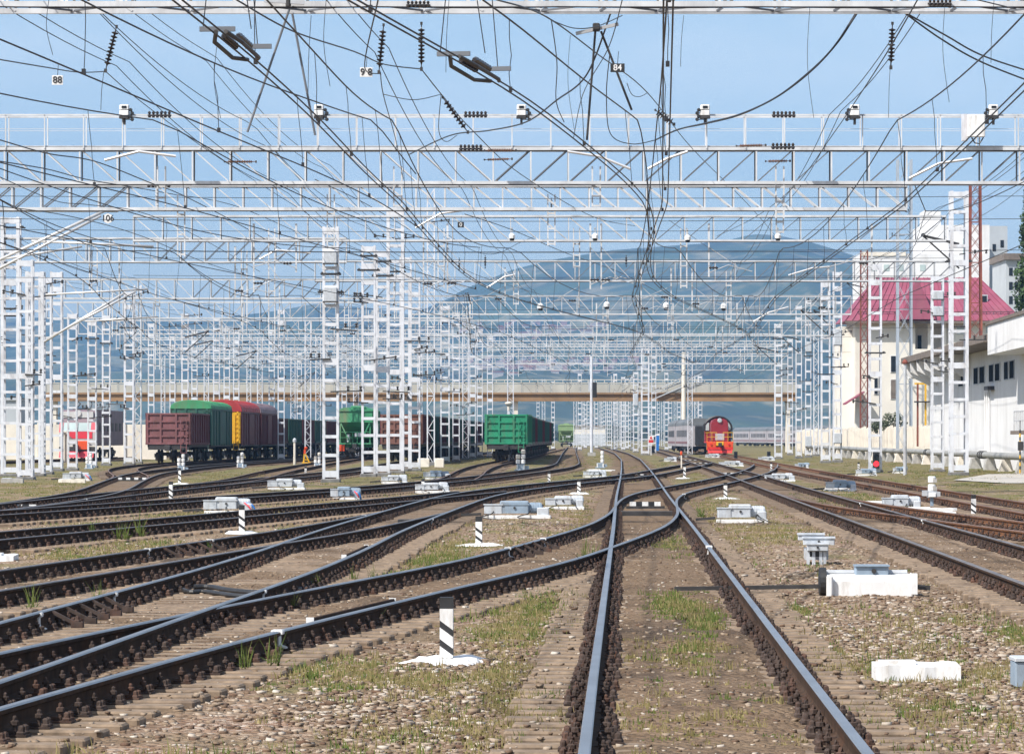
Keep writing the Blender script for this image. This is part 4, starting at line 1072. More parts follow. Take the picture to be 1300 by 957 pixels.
section_insulator('L1',300,'left section insulator cluster hanging in the twin wires')
section_insulator('D1',603,'right section insulator cluster hanging in the twin wires')
# ---------------------------------------------------------------- number plates on the wires
def plate(px,py,Y,w,h,txt,fg,bg,label,shape='r'):
    s=Y/F; root=thing('number_plate',label,'sign',(XP(px,Y),Y,ZP(py,Y)),0,None)
    mb=MB()
    if shape=='r': mb.cbox(0,0,0,w*s,.03,h*s,.004)
    else: mb.lathe([(w*s/2,-.015),(w*s/2,.015)],(0,0,0),8,0,'y')
    mb.build('plate',M[bg],root)
    text_mesh(txt,h*s*1.0,fg,root,(0,-.022,0))
    mb=MB(); mb.bar((0,0,h*s/2),(.02,0,h*s/2+.25),.012); mb.build('hook',M['wire'],root)
plate(73,102,82,14,12,'88','black','bwhite','white square plate reading 88 hanging on the upper left wires')
plate(465,92,78,16,12,'9 8','black','bwhite','white square plate reading 9 8 left of the second insulator')
plate(784,86.5,73,18,11,'84','bwhite','black','black plate reading 84 in the central wire bundle')
plate(137,277.5,150,13,11,'106','black','bwhite','white eight sided plate reading 106 below the silver tube','o')
plate(585,285.5,150,8,7,'0','bwhite','black','tiny dark plate above the far green gondola')
# ---------------------------------------------------------------- rolling stock; local frame: front face at y=0 towards the camera, z=0 at sleeper top
RT=.18
def bogie(root,y):
    b=MB()
    for s in (-1,1):
        b.box(s*1.02,y,RT+.52,.16,2.3,.26); b.box(s*1.02,y,RT+.40,.22,.7,.5)
    b.box(0,y,RT+.62,2.2,.5,.25)
    o=b.build('bogie',M['dark'],root)
    for s in (-1,1):
        for dy in (-.92,.92):
            w=MB(); w.lathe([(.475,-.07),(.475,.07),(.2,.09)],(s*.80,y+dy,RT+.475),16,0,'x'); w.build('wheel',M['dark'],o)
def coupler(root,y,d):
    c=MB(); c.box(0,y+d*.3,RT+1.05,.28,.6,.26); c.cbox(0,y+d*.6,RT+1.05,.42,.3,.40,.04); c.build('coupler',M['dark'],root)
    h=MB(); h.tube([(.35,y+d*.15,RT+1.0),(.36,y+d*.3,RT+.55),(.30,y+d*.4,RT+.45),(.2,y+d*.45,RT+.9)],.035,6); h.build('brake_hose',M['black'],root)
def underframe(root,L,m):
    u=MB(); u.box(0,L/2,RT+1.12,.5,L,.36); u.box(0,.1,RT+1.12,2.9,.2,.40); u.box(0,L-.1,RT+1.12,2.9,.2,.40)
    for s in (-1,1): u.box(s*1.42,L/2,RT+1.20,.12,L,.2)
    u.build('underframe',m,root)
def ladder(root,x,y,z0,z1,m):
    l=MB()
    for s in (-.2,.2): l.bar((x+s,y,z0),(x+s,y,z1),.05)
    n=int((z1-z0)/.35)
    for i in range(n+1): l.bar((x-.2,y,z0+(z1-z0)*i/n),(x+.2,y,z0+(z1-z0)*i/n),.04)
    l.build('ladder',m,root)
def gondola(label,mt,sidemt=None,L=12.7,H=3.52):
    root=thing('gondola_wagon',label,'freight wagon'); m=M[mt]; sm=M[sidemt or mt]
    zf=RT+1.3; zt=RT+H; W=3.1
    for y in (.06,L-.06):
        e=MB(); e.box(0,y,(zf+zt)/2,W,.08,zt-zf)
        d=-1 if y<1 else 1
        for k in range(5): e.box(0,y+d*.07,zf+.06+(zt-zf-.12)*k/4,W,.10,.12)
        for x in (-W/2+.06,-.55,.55,W/2-.06): e.box(x,y+d*.075,(zf+zt)/2,.13,.11,zt-zf)
        e.build('end_wall',m,root)
    for s in (-1,1):
        b=MB(); b.box(s*(W/2-.03),L/2,(zf+zt)/2,.06,L-.3,zt-zf)
        for i in range(9): b.box(s*(W/2+.03),.12+(L-.24)*i/8,(zf+zt)/2,.10,.16,zt-zf)
        b.box(s*(W/2+.02),L/2,zt-.05,.14,L,.12); b.box(s*(W/2+.02),L/2,zf+.05,.12,L,.14)
        b.build('side_wall',sm,root)
    f=MB(); f.box(0,L/2,zf+.03,W-.15,L-.2,.06); f.build('floor',M['dark'],root)
    underframe(root,L,M['dark']); bogie(root,2.0); bogie(root,L-2.0)
    coupler(root,0,-1); coupler(root,L,1); ladder(root,W/2-.45,-.20,RT+.7,zt-.4,m)
    return root
def boxcar(label,mt,roofmt,endmt=None,L=14.0,He=3.75,Hr=4.65,ribs=9):
    root=thing('boxcar_wagon',label,'freight wagon'); W=3.0; zf=RT+1.2; ze=RT+He
    for s in (-1,1):
        b=MB(); b.box(s*(W/2-.04),L/2,(zf+ze)/2,.08,L-.2,ze-zf)
        for i in range(ribs): b.box(s*(W/2+.02),.1+(L-.2)*i/(ribs-1),(zf+ze)/2,.08,.12,ze-zf)
        b.box(s*(W/2+.01),L/2,ze-.06,.10,L,.14); sw=b.build('side_wall',M[mt],root)
        d=MB(); d.box(s*(W/2+.06),L/2,(zf+ze)/2-.05,.06,3.2,ze-zf-.25); d.build('sliding_door',M[mt],sw)
    for y,d in ((.05,-1),(L-.05,1)):
        e=MB(); e.box(0,y,(zf+ze)/2,W-.1,.08,ze-zf)
        for x in (-1.2,-.4,.4,1.2): e.box(x,y+d*.06,(zf+ze)/2,.14,.08,ze-zf)
        e.build('end_wall',M[endmt or mt],root)
    r=MB(); prof=[(-W/2-.05,ze)]
    for i in range(0,13):
        t=math.pi*(1-i/12); prof.append(((W/2+.05)*math.cos(t),ze+.02+(Hr-He)*math.sin(t)**.8))
    prof.append((W/2+.05,ze)); r.prism(prof[::-1],-.05,L+.05)
    for i in range(8): pass
    ro=r.build('roof',M[roofmt],root)
    rb=MB()
    for i in range(9):
        y=.2+(L-.4)*i/8
        rb.tube([(x*1.005,y,z+.01) for x,z in prof[1:-1]],.03,4)
    rb.build('roof_seam',M[roofmt],ro)
    underframe(root,L,M['dark']); bogie(root,2.1); bogie(root,L-2.1); coupler(root,0,-1); coupler(root,L,1); ladder(root,W/2-.4,-.13,RT+.8,ze-.1,M[endmt or mt])
    return root
def hopper(label,mt,H=4.3,L=12.0):
    root=thing('hopper_wagon',label,'freight wagon'); W=3.1; m=M[mt]
    zt=RT+H; zm=RT+2.9; zl=RT+1.9
    b=MB()
    b.prismx([(.35,zm-.1),(.0,zm+.25),(.0,zt),(L,zt),(L,zm+.25),(L-.35,zm-.1),(L/2+1.6,RT+1.0),(L/2+.2,RT+1.5),(L/2-.2,RT+1.5),(L/2-1.6,RT+1.0)],-W/2,W/2)
    for i in range(8): b.box(-W/2-.03,.3+(L-.6)*i/7,(zt+zm)/2+.1,.08,.14,zt-zm-.2); b.box(W/2+.03,.3+(L-.6)*i/7,(zt+zm)/2+.1,.08,.14,zt-zm-.2)
    b.box(0,-.03,zt-.06,W+.1,.12,.14); b.box(0,-.03,zm+.32,W+.1,.10,.10)
    b.build('hopper_body',m,root)
    t=MB(); t.prism([(-W/2,zt),(-W/2+.5,zt+.22),(W/2-.5,zt+.22),(W/2,zt)],.1,L-.1); t.build('top_cover',m,root)
    hb=MB()
    for y in (2,5,8,10.5): hb.cbox(0,y,zt+.30,1.0,.8,.16,.04)
    hb.build('hatch',m,root)
    st=MB()
    for s in (-1,1):
        st.bar((s*1.3,-.05,zm+.2),(s*.45,-.25,RT+1.3),.11,.11); st.bar((s*1.35,-.3,RT+1.2),(s*1.35,.1,zm+.3),.08)
        st.bar((s*.2,-.35,RT+1.2),(s*.2,-.35,RT+2.3),.06)
    st.bar((-1.35,-.35,RT+2.3),(1.35,-.35,RT+2.3),.06); st.bar((-1.35,-.35,RT+1.8),(1.35,-.35,RT+1.8),.05)
    st.build('end_strut',m,root)
    g=MB(); g.cbox(.4,-.2,RT+2.05,.9,.3,.35,.05); g.lathe([(.16,0),(.16,.7)],(-.6,-.1,RT+1.4),10); g.build('brake_cylinder',M['grey'],root)
    p=MB(); p.box(0,-.25,RT+1.25,2.9,.5,.12); p.build('end_platform',m,root)
    underframe(root,L,m); bogie(root,1.9); bogie(root,L-1.9); coupler(root,-.3,-1); coupler(root,L,1)
    return root
def place(o,key,y,x=None):
    P=TRK[key][0]; X=P.x(y) if x is None else x
    k=(P.x(y+11)-P.x(y+1))/10
    o.location=(X,y,0); o.rotation_euler=(0,0,-math.atan(k)); return o
GM='wagons in the maroon and green string'; GG='wagons of the bright green gondola string'; GB_='wagons behind the brown gondola'
# string with the maroon gondola
proto={}
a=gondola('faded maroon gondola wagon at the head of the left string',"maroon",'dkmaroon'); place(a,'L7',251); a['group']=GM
a=boxcar('dark green boxcar with light green domed roof behind the maroon gondola','dkgreen','groof',None,14.0,3.95,4.55); place(a,'L7',265.4); a['group']=GM
a=boxcar('maroon boxcar with yellow end and bright red domed roof','dkmaroon','redroof','yellow',14.0,3.85,4.75); place(a,'L7',281.4); a.location.x+=.55; a['group']=GM
a=boxcar('dark maroon boxcar with mauve grey roof just behind the red roofed one','dkmaroon','lococlar',None,14,3.85,4.70,14); place(a,'L7',297); a.location.x+=.5; a['group']=GM
pm=gondola('dark maroon gondola first after the boxcars in the left string','dkmaroon'); place(pm,'L7',312.5); pm['group']=GM
pg=gondola('dark green gondola second after the boxcars in the left string','dkgreen'); place(pg,'L7',326.5); pg['group']=GM
names=['third','fourth','fifth','sixth','seventh','eighth','ninth','tenth']
y=340.5
for i in range(8):
    src=pm if i%2==0 else pg
    c=dup(src,f'dark {"maroon" if i%2==0 else "green"} gondola {names[i]} after the boxcars in the left string',(0,0,0),0,None,GM); place(c,'L7',y); y+=14
# bright green string: bright end face, dark shaded side
a=gondola('bright green gondola wagon with ribbed end facing the camera','green'); place(a,'GT',265,-.42); a['group']=GG; green=a
d0=gondola('dark red gondola right behind the bright green one','dkmaroon'); place(d0,'GT',279); d0['group']=GG
d1=gondola('dark green gondola second behind the bright green one','dkgreen'); place(d1,'GT',293); d1['group']=GG
num=['third','fourth','fifth','sixth','seventh','eighth','ninth','tenth','eleventh','twelfth','thirteenth','fourteenth','fifteenth','sixteenth','seventeenth','eighteenth','nineteenth','twentieth']
y=307
for i in range(8):
    src=d1 if i%3 else d0
    c=dup(src,f'{"dark green" if i%3 else "dark red"} gondola {num[i]} behind the bright green one',(0,0,0),0,None,GG); place(c,'GT',y); y+=14
# brown string
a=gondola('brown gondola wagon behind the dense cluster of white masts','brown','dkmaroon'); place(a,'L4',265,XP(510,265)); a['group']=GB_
y=279
for i in range(9):
    c=dup(d0 if i%2 else d1,f'{"dark red" if i%2 else "dark green"} gondola {(["first","second"]+num)[i]} behind the brown one',(0,0,0),0,None,GB_); place(c,'L4',y,XP(510,265)+.022*(y-265)+.00002*(y-265)**2); y+=14
# hoppers
a=hopper('green hopper wagon with dusty upper body behind the leaning white mast','hopg'); place(a,'L5',321,XP(451,321))
o=MB(); o.cbox(XP(434,320)-a.location.x,-.7,RT+.85,.55,.25,.55,.05); o.build('orange_lamp_box',M['orange'],a)
a=hopper('small faded green hopper wagon far off on the winding track','palegreen',4.25); place(a,'L3',690,XP(719,690))
# ---------------------------------------------------------------- red shunting locomotive
def shunter():
    root=thing('diesel_locomotive','red and burgundy diesel locomotive with yellow handrails facing the camera','locomotive')
    zp=RT+1.35
    b=MB(); prof=[(-.95,zp),(.95,zp),(.95,zp+2.05),(.78,zp+2.45),(.4,zp+2.62),(-.4,zp+2.62),(-.78,zp+2.45),(-.95,zp+2.05)]
    b.prism(prof[::-1],.9,9.2); b.build('hood',M['burg'],root)
    g=MB(); g.box(0,.88,zp+.55,1.0,.06,.75)
    for k in range(5): g.box(0,.84,zp+.25+.15*k,1.0,.03,.05)
    g.build('radiator_grille',M['ltgrey'],root)
    c=MB(); cp=[(-1.5,zp),(1.5,zp),(1.5,zp+1.5)]
    for i in range(0,11):
        t=math.pi*i/10; cp.append((1.5*math.cos(t),zp+1.5+1.32*math.sin(t)))
    cp.append((-1.5,zp+1.5)); c.prism(cp[::-1],9.2,12.6); cb=c.build('cab',M['burg'],root)
    r=MB(); pts=[(1.56*math.cos(t),zp+1.5+1.40*math.sin(t)) for t in np.linspace(-.15,math.pi+.15,19)]
    for yy in np.linspace(9.0,12.7,5): r.tube([(x,yy,z) for x,z in pts],.13,6)
    r.prism([(p[0],p[1]) for p in pts][::-1],9.05,12.75); r.build('roof',M['black'],cb)
    w=MB()
    for s in (-1,1): w.box(s*1.22,8.98,zp+1.75,.42,.04,.9)
    w.build('cab_window',M['pglass'],cb)
    s_=MB(); s_.box(0,.35,zp-.06,3.05,.9,.14); s_.box(0,6.5,zp-.06,3.05,13,.12); s_.build('walkway',M['red'],root)
    f=MB()
    for s in (-1,1): f.cbox(s*.95,-.10,zp-.30,1.05,.12,.62,.03)
    f.build('front_panel',M['orange'],root)
    fm=MB(); fm.cbox(0,-.12,zp-.22,.82,.12,.42,.03); fm.build('number_board',M['yellow'],root)
    bb=MB(); bb.box(0,-.05,zp-.78,2.9,.2,.36); bb.build('buffer_beam',M['red'],root)
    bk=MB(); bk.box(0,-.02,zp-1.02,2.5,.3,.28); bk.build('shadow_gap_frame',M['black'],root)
    cow=MB(); cow.prismx([(-.35,RT+.08),(-.15,RT+.42),(0,RT+.42),(0,RT+.08)],-1.35,1.35); cow.build('rail_guard',M['red'],root)
    hr=MB()
    for x in (-1.45,-.9,-.35,.35,.9,1.45):
        hr.bar((x,-.05,zp),(x,-.05,zp+1.05),.04); 
    hr.bar((-1.45,-.05,zp+1.05),(-.35,-.05,zp+1.05),.06); hr.bar((.35,-.05,zp+1.05),(1.45,-.05,zp+1.05),.06)
    hr.bar((-1.45,-.05,zp+.55),(-.35,-.05,zp+.55),.05); hr.bar((.35,-.05,zp+.55),(1.45,-.05,zp+.55),.05)
    for s in (-1,1):
        hr.bar((s*1.45,-.05,zp+1.05),(s*1.45,9,zp+1.05),.05); hr.bar((s*1.45,0,zp-.9),(s*1.45,0,zp+.1),.07)
    hr.build('handrail',M['yellow'],root)
    lp=MB(); lp.lathe([(.22,-.12),(.27,.0),(.22,.1)],(0,.85,zp+2.40),14,0,'y'); h=lp.build('headlight',M['ltgrey'],root)
    g=MB(); g.lathe([(.17,-.14),(.17,-.1)],(0,.85,zp+2.40),14,0,'y'); g.build('lens',M['pglass'],h)
    for s in (-1,1):
        l=MB(); l.lathe([(.12,-.08),(.12,.05)],(s*1.0,-.18,zp-.28),10,0,'y'); l.build('buffer_lamp',M['red'],root)
    u=MB(); u.box(0,6.5,RT+.85,2.6,9,.5); u.build('underframe',M['dark'],root)
    bogie(root,2.4); bogie(root,10); coupler(root,-.1,-1)
    return root
o=shunter(); place(o,'R3',397,XP(914,397)); o.scale=(1,1,.99)
# ---------------------------------------------------------------- electric locomotive at the left
def electric():
    root=thing('electric_locomotive','grey electric locomotive with bright red front stripes behind the left masts','locomotive')
    z0=RT+1.1; zt=RT+4.15; L=17
    b=MB()
    b.prismx([(-.0,z0),(-.05,z0+1.15),(.55,zt-.55),(.9,zt-.1),(1.3,zt),(L,zt),(L,z0)],-1.5,1.5); b.build('body',M['lococlar'],root)
    n=MB(); n.prismx([(-.06,z0+.0),(-.12,z0+1.15),(.0,z0+1.15),(.0,z0+.0)],-1.52,1.52); n.build('nose_panel',M['loco'],root)
    rs=MB(); rs.prismx([(-.13,z0+.62),(-.16,z0+1.2),(-.05,z0+1.2),(-.05,z0+.62)],-1.0,1.3); rs.build('red_band',M['locored'],root)
    for s in (-1,1):
        p=MB(); p.prismx([(-.10,z0+1.15),(.30,z0+1.95),(.42,z0+1.95),(.02,z0+1.15)],s*1.36-.17,s*1.36+.17); p.build('red_pillar',M['locored'],root)
    g=MB(); g.prismx([(-.06,z0+1.22),(.30,z0+1.95),(.40,z0+1.95),(.04,z0+1.22)],-1.15,1.15); g.build('windscreen',M['pglass'],root)
    w=MB(); w.bar((0,-.08,z0+1.2),(0,.3,z0+1.98),.1); w.build('centre_post',M['loco'],root)
    hd=MB(); hd.lathe([(.28,-.2),(.28,.2)],(0,.5,zt-.3),14,0,'y'); hd.build('headlight',M['silver'],root)
    rd=MB(); rd.box(0,.65,zt-.42,2.6,.5,.5); rd.build('cab_roof_front',M['loco'],root)
    ob=MB(); ob.cbox(.55,-.32,z0+.05,1.05,.25,.72,.05); ob.build('orange_panel',M['orange'],root)
    bf=MB(); bf.box(0,-.15,z0-.25,3.0,.3,.35); bf.build('buffer_beam',M['dark'],root)
    pl=MB(); pl.prismx([(-.7,RT+.1),(-.35,RT+.62),(-.1,RT+.62),(-.1,RT+.1)],-1.45,1.45); pl.build('snow_plough',M['locored'],root)
    for s in (-1,1):
        for k in range(6):
            st=MB(); st.box(1.515*s,3+2.4*k,z0+1.6,.03,1.2,.7); st.build('side_grille',M['dark'],root)
    pn=MB()
    for y in (3.5,13.5):
        for s in (-1,1):
            pn.bar((s*.6,y,zt+.1),(s*.5,y+1.6,zt+.55),.06); pn.bar((s*.5,y+1.6,zt+.55),(s*.6,y+.2,zt+.8),.05)
        pn.box(0,y+.2,zt+.82,1.9,.2,.06); pn.box(0,y,zt+.05,1.6,1.6,.12)
    pn.build('pantograph',M['dark'],root)
    bogie(root,3); bogie(root,8.5); bogie(root,14); coupler(root,-.4,-1)
    return root
o=electric(); place(o,'L8',300,XP(98,300))
# ---------------------------------------------------------------- passenger coaches
def coach(label):
    root=thing('passenger_coach',label,'railway coach',(0,0,0),0,'grey passenger coaches'); L=24.5; z0=RT+.75; ze=RT+3.3; zt=RT+4.15
    b=MB(); b.b2(-1.5,1.5,0,L,z0,ze); b.build('body',M['coach'],root)
    r=MB(); prof=[(-1.52,ze-.03)]+[(1.52*math.cos(math.pi*(1-i/12)),ze+(zt-ze)*math.sin(math.pi*i/12)**.75) for i in range(1,12)]+[(1.52,ze-.03)]
    r.prism(prof[::-1],-.05,L+.05); r.build('roof',M['coachroof'],root)
    for s in (-1,1):
        w=MB()
        for k in range(10): w.box(s*1.505,2.8+2.1*k,z0+1.55,.03,1.2,.8)
        w.build('window_row',M['glass'],root)
        q=MB(); q.box(s*1.51,L/2,z0+.45,.02,L-.4,.25); q.build('side_stripe',M['cstripe'],root)
    e=MB(); e.cbox(0,-.25,z0+1.3,1.3,.5,2.3,.1); e.build('gangway',M['black'],root)
    u=MB(); u.box(0,L/2,RT+.62,2.3,L*.5,.45); u.build('underframe',M['dark'],root)
    bogie(root,3); bogie(root,L-3)
    return root
c0=coach('dark ended grey coach directly left of the red locomotive')
def put_line(o,p,q):
    o.location=(p[0],p[1],0); o.rotation_euler=(0,0,-math.atan2(q[0]-p[0],q[1]-p[1])); return o
p0=(XP(889,424),424); p1=(XP(872,450),450)
put_line(c0,p0,p1)
c=dup(c0,'grey coach second in the train left of the red locomotive',(0,0,0),0); p2=(XP(862,476),476); put_line(c,(p1[0],p1[1]+.4),p2)
# far curved train right of the locomotive: side on
pp=[(938,800),(960,775),(982,750),(1005,725),(1029,700),(1054,675),(1080,650)]
nm=['first','second','third','fourth','fifth','sixth']
for i in range(6):
    a=pp[i]; b=pp[i+1]; P0=Vector((XP(a[0],a[1]),a[1],0)); P1=Vector((XP(b[0],b[1]),b[1],0)); d=(P1-P0).normalized()
    c=dup(c0,f'far grey coach {nm[i]} in the row right of the red locomotive',tuple(P1-d*.6),0.0)
    put_line(c,(P1.x,P1.y),(P0.x,P0.y)); ln=(P1-P0).length; c.scale=(1,min(1.25,(ln-.8)/24.5),1)
# yellow lever stand and worker-height fittings by the dark gondolas
root=thing('lever_stand','yellow lever stand with a red top beside the dark gondolas','lever',(*G(388,587.5),0))
mb=MB(); mb.bar((-.16,0,0),(-.10,0,.75),.10); mb.bar((.30,0,0),(-.02,0,.7),.10); mb.bar((-.1,0,.25),(.2,0,.25),.07); mb.box(.06,0,.02,.7,.3,.08); mb.build('stand',M['yellow'],root)
mb=MB(); mb.bar((-.08,0,.7),(-.05,0,1.05),.16,.12); mb.lathe([(.07,0),(.13,.08),(.13,.18),(.05,.24)],(.02,0,1.02),10); mb.build('lever_head',M['orange'],root)
# lamp funnel behind the green gondola
root=thing('loudspeaker_lamp','beige funnel lamp showing above the bright green gondola','lamp',(XP(646,300),300,0)); s=300/F
mb=MB(); mb.bar((0,0,0),(0,0,ZP(518,300)),.14); mb.build('post',M['white'],root)
mb=MB(); mb.lathe([(1.6*s,ZP(521,300)),(2.2*s,ZP(516,300)),(5.2*s,ZP(512.5,300)),(5.2*s,ZP(511,300)),(1*s,ZP(509.5,300))],(0,0,0),14); mb.build('funnel',M['cream'],root)
# ---------------------------------------------------------------- white building at the right (front follows the tracks)
KX=.0315
def WX(y): return 30.7+KX*(y-212)
def wallpart(name,pts_y,z0,z1,o0,o1,mt,parent):
    """slab following the facade line from y0 to y1, offsets o0..o1 measured towards the tracks"""
    y0,y1=pts_y; mb=MB(); b=parent.location
    vs=[]
    for z in (z0,z1):
        for y,o in ((y0,o0),(y1,o0),(y1,o1),(y0,o1)): vs.append((WX(y)-o-b.x,y-b.y,z-b.z))
    mb.add(vs,[(0,1,2,3),(7,6,5,4),(0,4,5,1),(1,5,6,2),(2,6,7,3),(3,7,4,0)])
    return mb.build(name,M[mt] if isinstance(mt,str) else mt,parent)
wb=thing('white_building','white rendered building with a row of dark windows at the right edge','building',(WX(212),212,0))
wallpart('wall',(188,278),-.2,8.5,-9,0,'wwall',wb)
wallpart('upper_block',(180,214.5),6.95,8.75,.003,2.0,'wwall',wb)
wallpart('parapet_cap',(179.8,214.7),8.75,8.95,-8,2.1,'eave',wb)
# canopy with triangular fins
can=wallpart('canopy_roof',(215,279),7.75,8.2,-1.0,2.2,'eave',wb)
for y in (245.5,252,258.5,265,271,276.5):
    mb=MB(); b=wb.location; x=WX(y)
    vs=[(x-b.x+.05,y-b.y,7.73),(x-2.1-b.x,y-b.y,7.73),(x-2.05-b.x,y-b.y,6.95),(x-b.x+.05,y-b.y,5.9),
        (x-b.x+.05,y+.35-b.y,7.73),(x-2.1-b.x,y+.35-b.y,7.73),(x-2.05-b.x,y+.35-b.y,6.95),(x-b.x+.05,y+.35-b.y,5.9)]
    mb.add(vs,[(0,1,2,3),(7,6,5,4),(0,4,5,1),(1,5,6,2),(2,6,7,3),(3,7,4,0)]); mb.build('canopy_fin',M['wwall'],wb)
wallpart('end_return',(278,279.5),6.6,7.73,-6,1.6,'wwall',wb)
for ya,yb in ((217.6,220.4),(221,223.6),(226.0,229),(229.8,232.8),(235.5,239),(239.8,243),(246,249.5),(250.2,254)):
    w=wallpart('window',(ya,yb),5.55,6.75,.0,.05,'ltgrey',wb)
    q=MB(); y0,y1=ya+.2,yb-.2; o=.062; b=wb.location
    q.add([(WX(y0)-o-b.x,y0-b.y,5.62),(WX(y1)-o-b.x,y1-b.y,5.62),(WX(y1)-o-b.x,y1-b.y,6.69),(WX(y0)-o-b.x,y0-b.y,6.69)],[(0,1,2,3)])
    q.build('pane',M['opening'],w)
v=wallpart('wall_vent',(229.6,232),5.05,5.3,.003,.45,'dark',wb)
# rain pipes
for y in (232,233.2,234.4):
    mb=MB(); b=wb.location; mb.tube([(WX(y)-.12-b.x,y-b.y,.8),(WX(y)-.12-b.x,y-b.y,5.2)],.06,6); mb.build('rain_pipe',M['wwall'],wb)
# small balcony canopy with a railing at the very edge
sc=thing('balcony_canopy','small rusty canopy slab with railing on the white wall at right edge','canopy',(WX(205)-.02,203.5,0))
mb=MB(); mb.box(-.75,0,ZP(549,204),1.5,5,.22); mb.build('slab',M['eave'],sc)
mb=MB()
for k in range(6): mb.bar((-1.35,-2+.8*k,ZP(547,204)),(-1.35,-2+.8*k,ZP(522,204)),.05)
mb.bar((-1.35,-2,ZP(522,204)),(-1.35,2,ZP(522,204)),.06); mb.bar((-1.35,-2,ZP(534,204)),(-1.35,2,ZP(534,204)),.04); mb.build('railing',M['grey'],sc)
# pipe on supports in front
pl=thing('steam_pipe','long lagged grey pipe running low along the fence and the white wall','pipe',(WX(212)-1.4,212,0))
mb=MB(); pts=[]
for y in np.arange(178,440,6.0): pts.append((WX(y)-1.5-pl.location.x,y-212,.88+.015*math.sin(y*.9)))
mb.tube(pts,.21,10); mb.build('pipe_run',M['pipe'],pl,smooth=True)
for i,y in enumerate(np.arange(182,440,9.0)):
    mb=MB(); x=WX(y)-1.5-pl.location.x
    mb.prism([(x-.45,-.2),(x+.45,-.2),(x+.22,.67),(x-.22,.67)],y-212-.4,y-212+.4); mb.build('support',M['conc'] if i%3 else M['cream'],pl)
for y in (221,222.2,223.4,262,263.2):
    mb=MB(); mb.tube([(WX(y)-1.5-pl.location.x,y-212,.88),(WX(y)-1.5-pl.location.x,y+.25-212,.88)],.26,10); mb.build('pipe_clamp',M['dark'],pl)
# cream panel fence
fe=thing('panel_fence','cream ribbed concrete panel fence from the white building into the distance','fence',(WX(310)+2.6,310,0))
def fx(y): return WX(y)+2.2-.00012*(y-306)**2
y=280
i=0
while y<470:
    mb=MB(); x0,x1=fx(y)-fe.location.x,fx(y+3.9)-fe.location.x
    h=2.95 if i%4 else 3.1
    def seg(a,b,o,z0,z1):
        xa=x0+(x1-x0)*a;xb=x0+(x1-x0)*b;ya=y-310+3.9*a;yb=y-310+3.9*b
        mb.add([(xa-o,ya,z0),(xb-o,yb,z0),(xb+.1,yb,z0),(xa+.1,ya,z0),(xa-o,ya,z1),(xb-o,yb,z1),(xb+.1,yb,z1),(xa+.1,ya,z1)],[(3,2,1,0),(4,5,6,7),(0,1,5,4),(1,2,6,5),(2,3,7,6),(3,0,4,7)])
    seg(0,1,0,.25,h)
    for k in range(5): seg(.04+.2*k,.14+.2*k,.09,.5,h-.15)
    seg(-.02,.02,.16,-.1,h+.08)
    mb.build('fence_panel',M['cream'],fe); y+=4.0; i+=1
# yellow gate frame in the gap
yf=thing('yellow_frame','yellow steel frame in the gap between fence and white building','frame',(XP(1172,312),312,0))
s=312/F
for x in (-7*s,3*s):
    mb=MB(); mb.box(x,0,(ZP(487,312)+1.2)/2,.16,.16,ZP(487,312)-1.2); mb.build('post',M['yellow'] if x>0 else M['rustm'],yf)
mb=MB(); mb.box(0,0,ZP(487,312),22*s,.14,.16); mb.build('top_rail',M['yellow'],yf)
mb=MB(); mb.box(1*s,0,ZP(510,312),24*s,.9,.12); mb.build('shelf_roof',M['dark'],yf)
# ---------------------------------------------------------------- house with the crimson roof
HYd=412.0; s=HYd/F
ho=thing('crimson_roof_house','cream multi storey house with a crimson metal hip roof and balcony','house',(XP(1180,HYd),HYd,0))
def hx(px): return XP(px,HYd)-ho.location.x
def hz(row): return ZP(row,HYd)
ze=hz(407)
b=MB(); xl,xr=hx(1086),hx(1287)
b.b2(xl,hx(1157),0,11,-.2,ze); b.b2(hx(1157),hx(1203),2.6,11,-.2,ze); b.b2(hx(1203),xr,0,11,-.2,ze)
b.b2(hx(1157),hx(1203),0,2.6,-.2,hz(452))
b.build('wall',M['cwall'],ho)
b=MB(); b.b2(xl-1.6,xl,3,11,-.2,ze-.6); b.build('side_wing',M['cwall'],ho)
ra=hz(350); rl,rr_=hx(1072),hx(1297)
rf=MB(); y0,y1=-1.2,12.4; A=[(rl,y0,ze-.05),(rr_,y0,ze-.05),(rr_,y1,ze-.05),(rl,y1,ze-.05)]
B=[(hx(1118),5.2,ra),(hx(1250),5.2,ra),(hx(1250),6.2,ra),(hx(1118),6.2,ra)]
rf.add(A+B,[(0,1,5,4),(1,2,6,5),(2,3,7,6),(3,0,4,7),(4,5,6,7),(3,2,1,0)])
roof=rf.build('roof',M['roofr'],ho)
# gable wing and standing seams
gb=MB(); gx0,gx1,gm=hx(1140),hx(1186),hx(1163)
gb.add([(gx0,-1.6,ze+.1),(gx1,-1.6,ze+.1),(gm,-1.0,hz(352)),(gm,5,hz(352)),(gx0,5,ze+2),(gx1,5,ze+2)],[(0,1,2),(0,2,3,4),(1,5,3,2)])
gb.build('gable',M['roofr'],roof)
sm_=MB()
n=26
for i in range(n+1):
    t=i/n; xa=rl+(rr_-rl)*t; xb=hx(1118)+(hx(1250)-hx(1118))*t
    sm_.bar((xa,y0-.02,ze),(xb,5.2-.02,ra+.03),.07,.09)
sm_.build('standing_seam',M['roofr'],roof)
mb=MB()
for px in range(1090,1290,9): mb.bar((hx(px),-.3,hz(396)),(hx(px),-.3,hz(399)),.05)
mb.bar((hx(1088),-.32,hz(396)),(hx(1286),-.32,hz(396)),.07); mb.build('snow_guard',M['dark'],roof)
mb=MB(); mb.b2(rl,rr_,y0-.06,y0+.12,ze-.35,ze-.1); mb.build('gutter',M['eave'],ho)
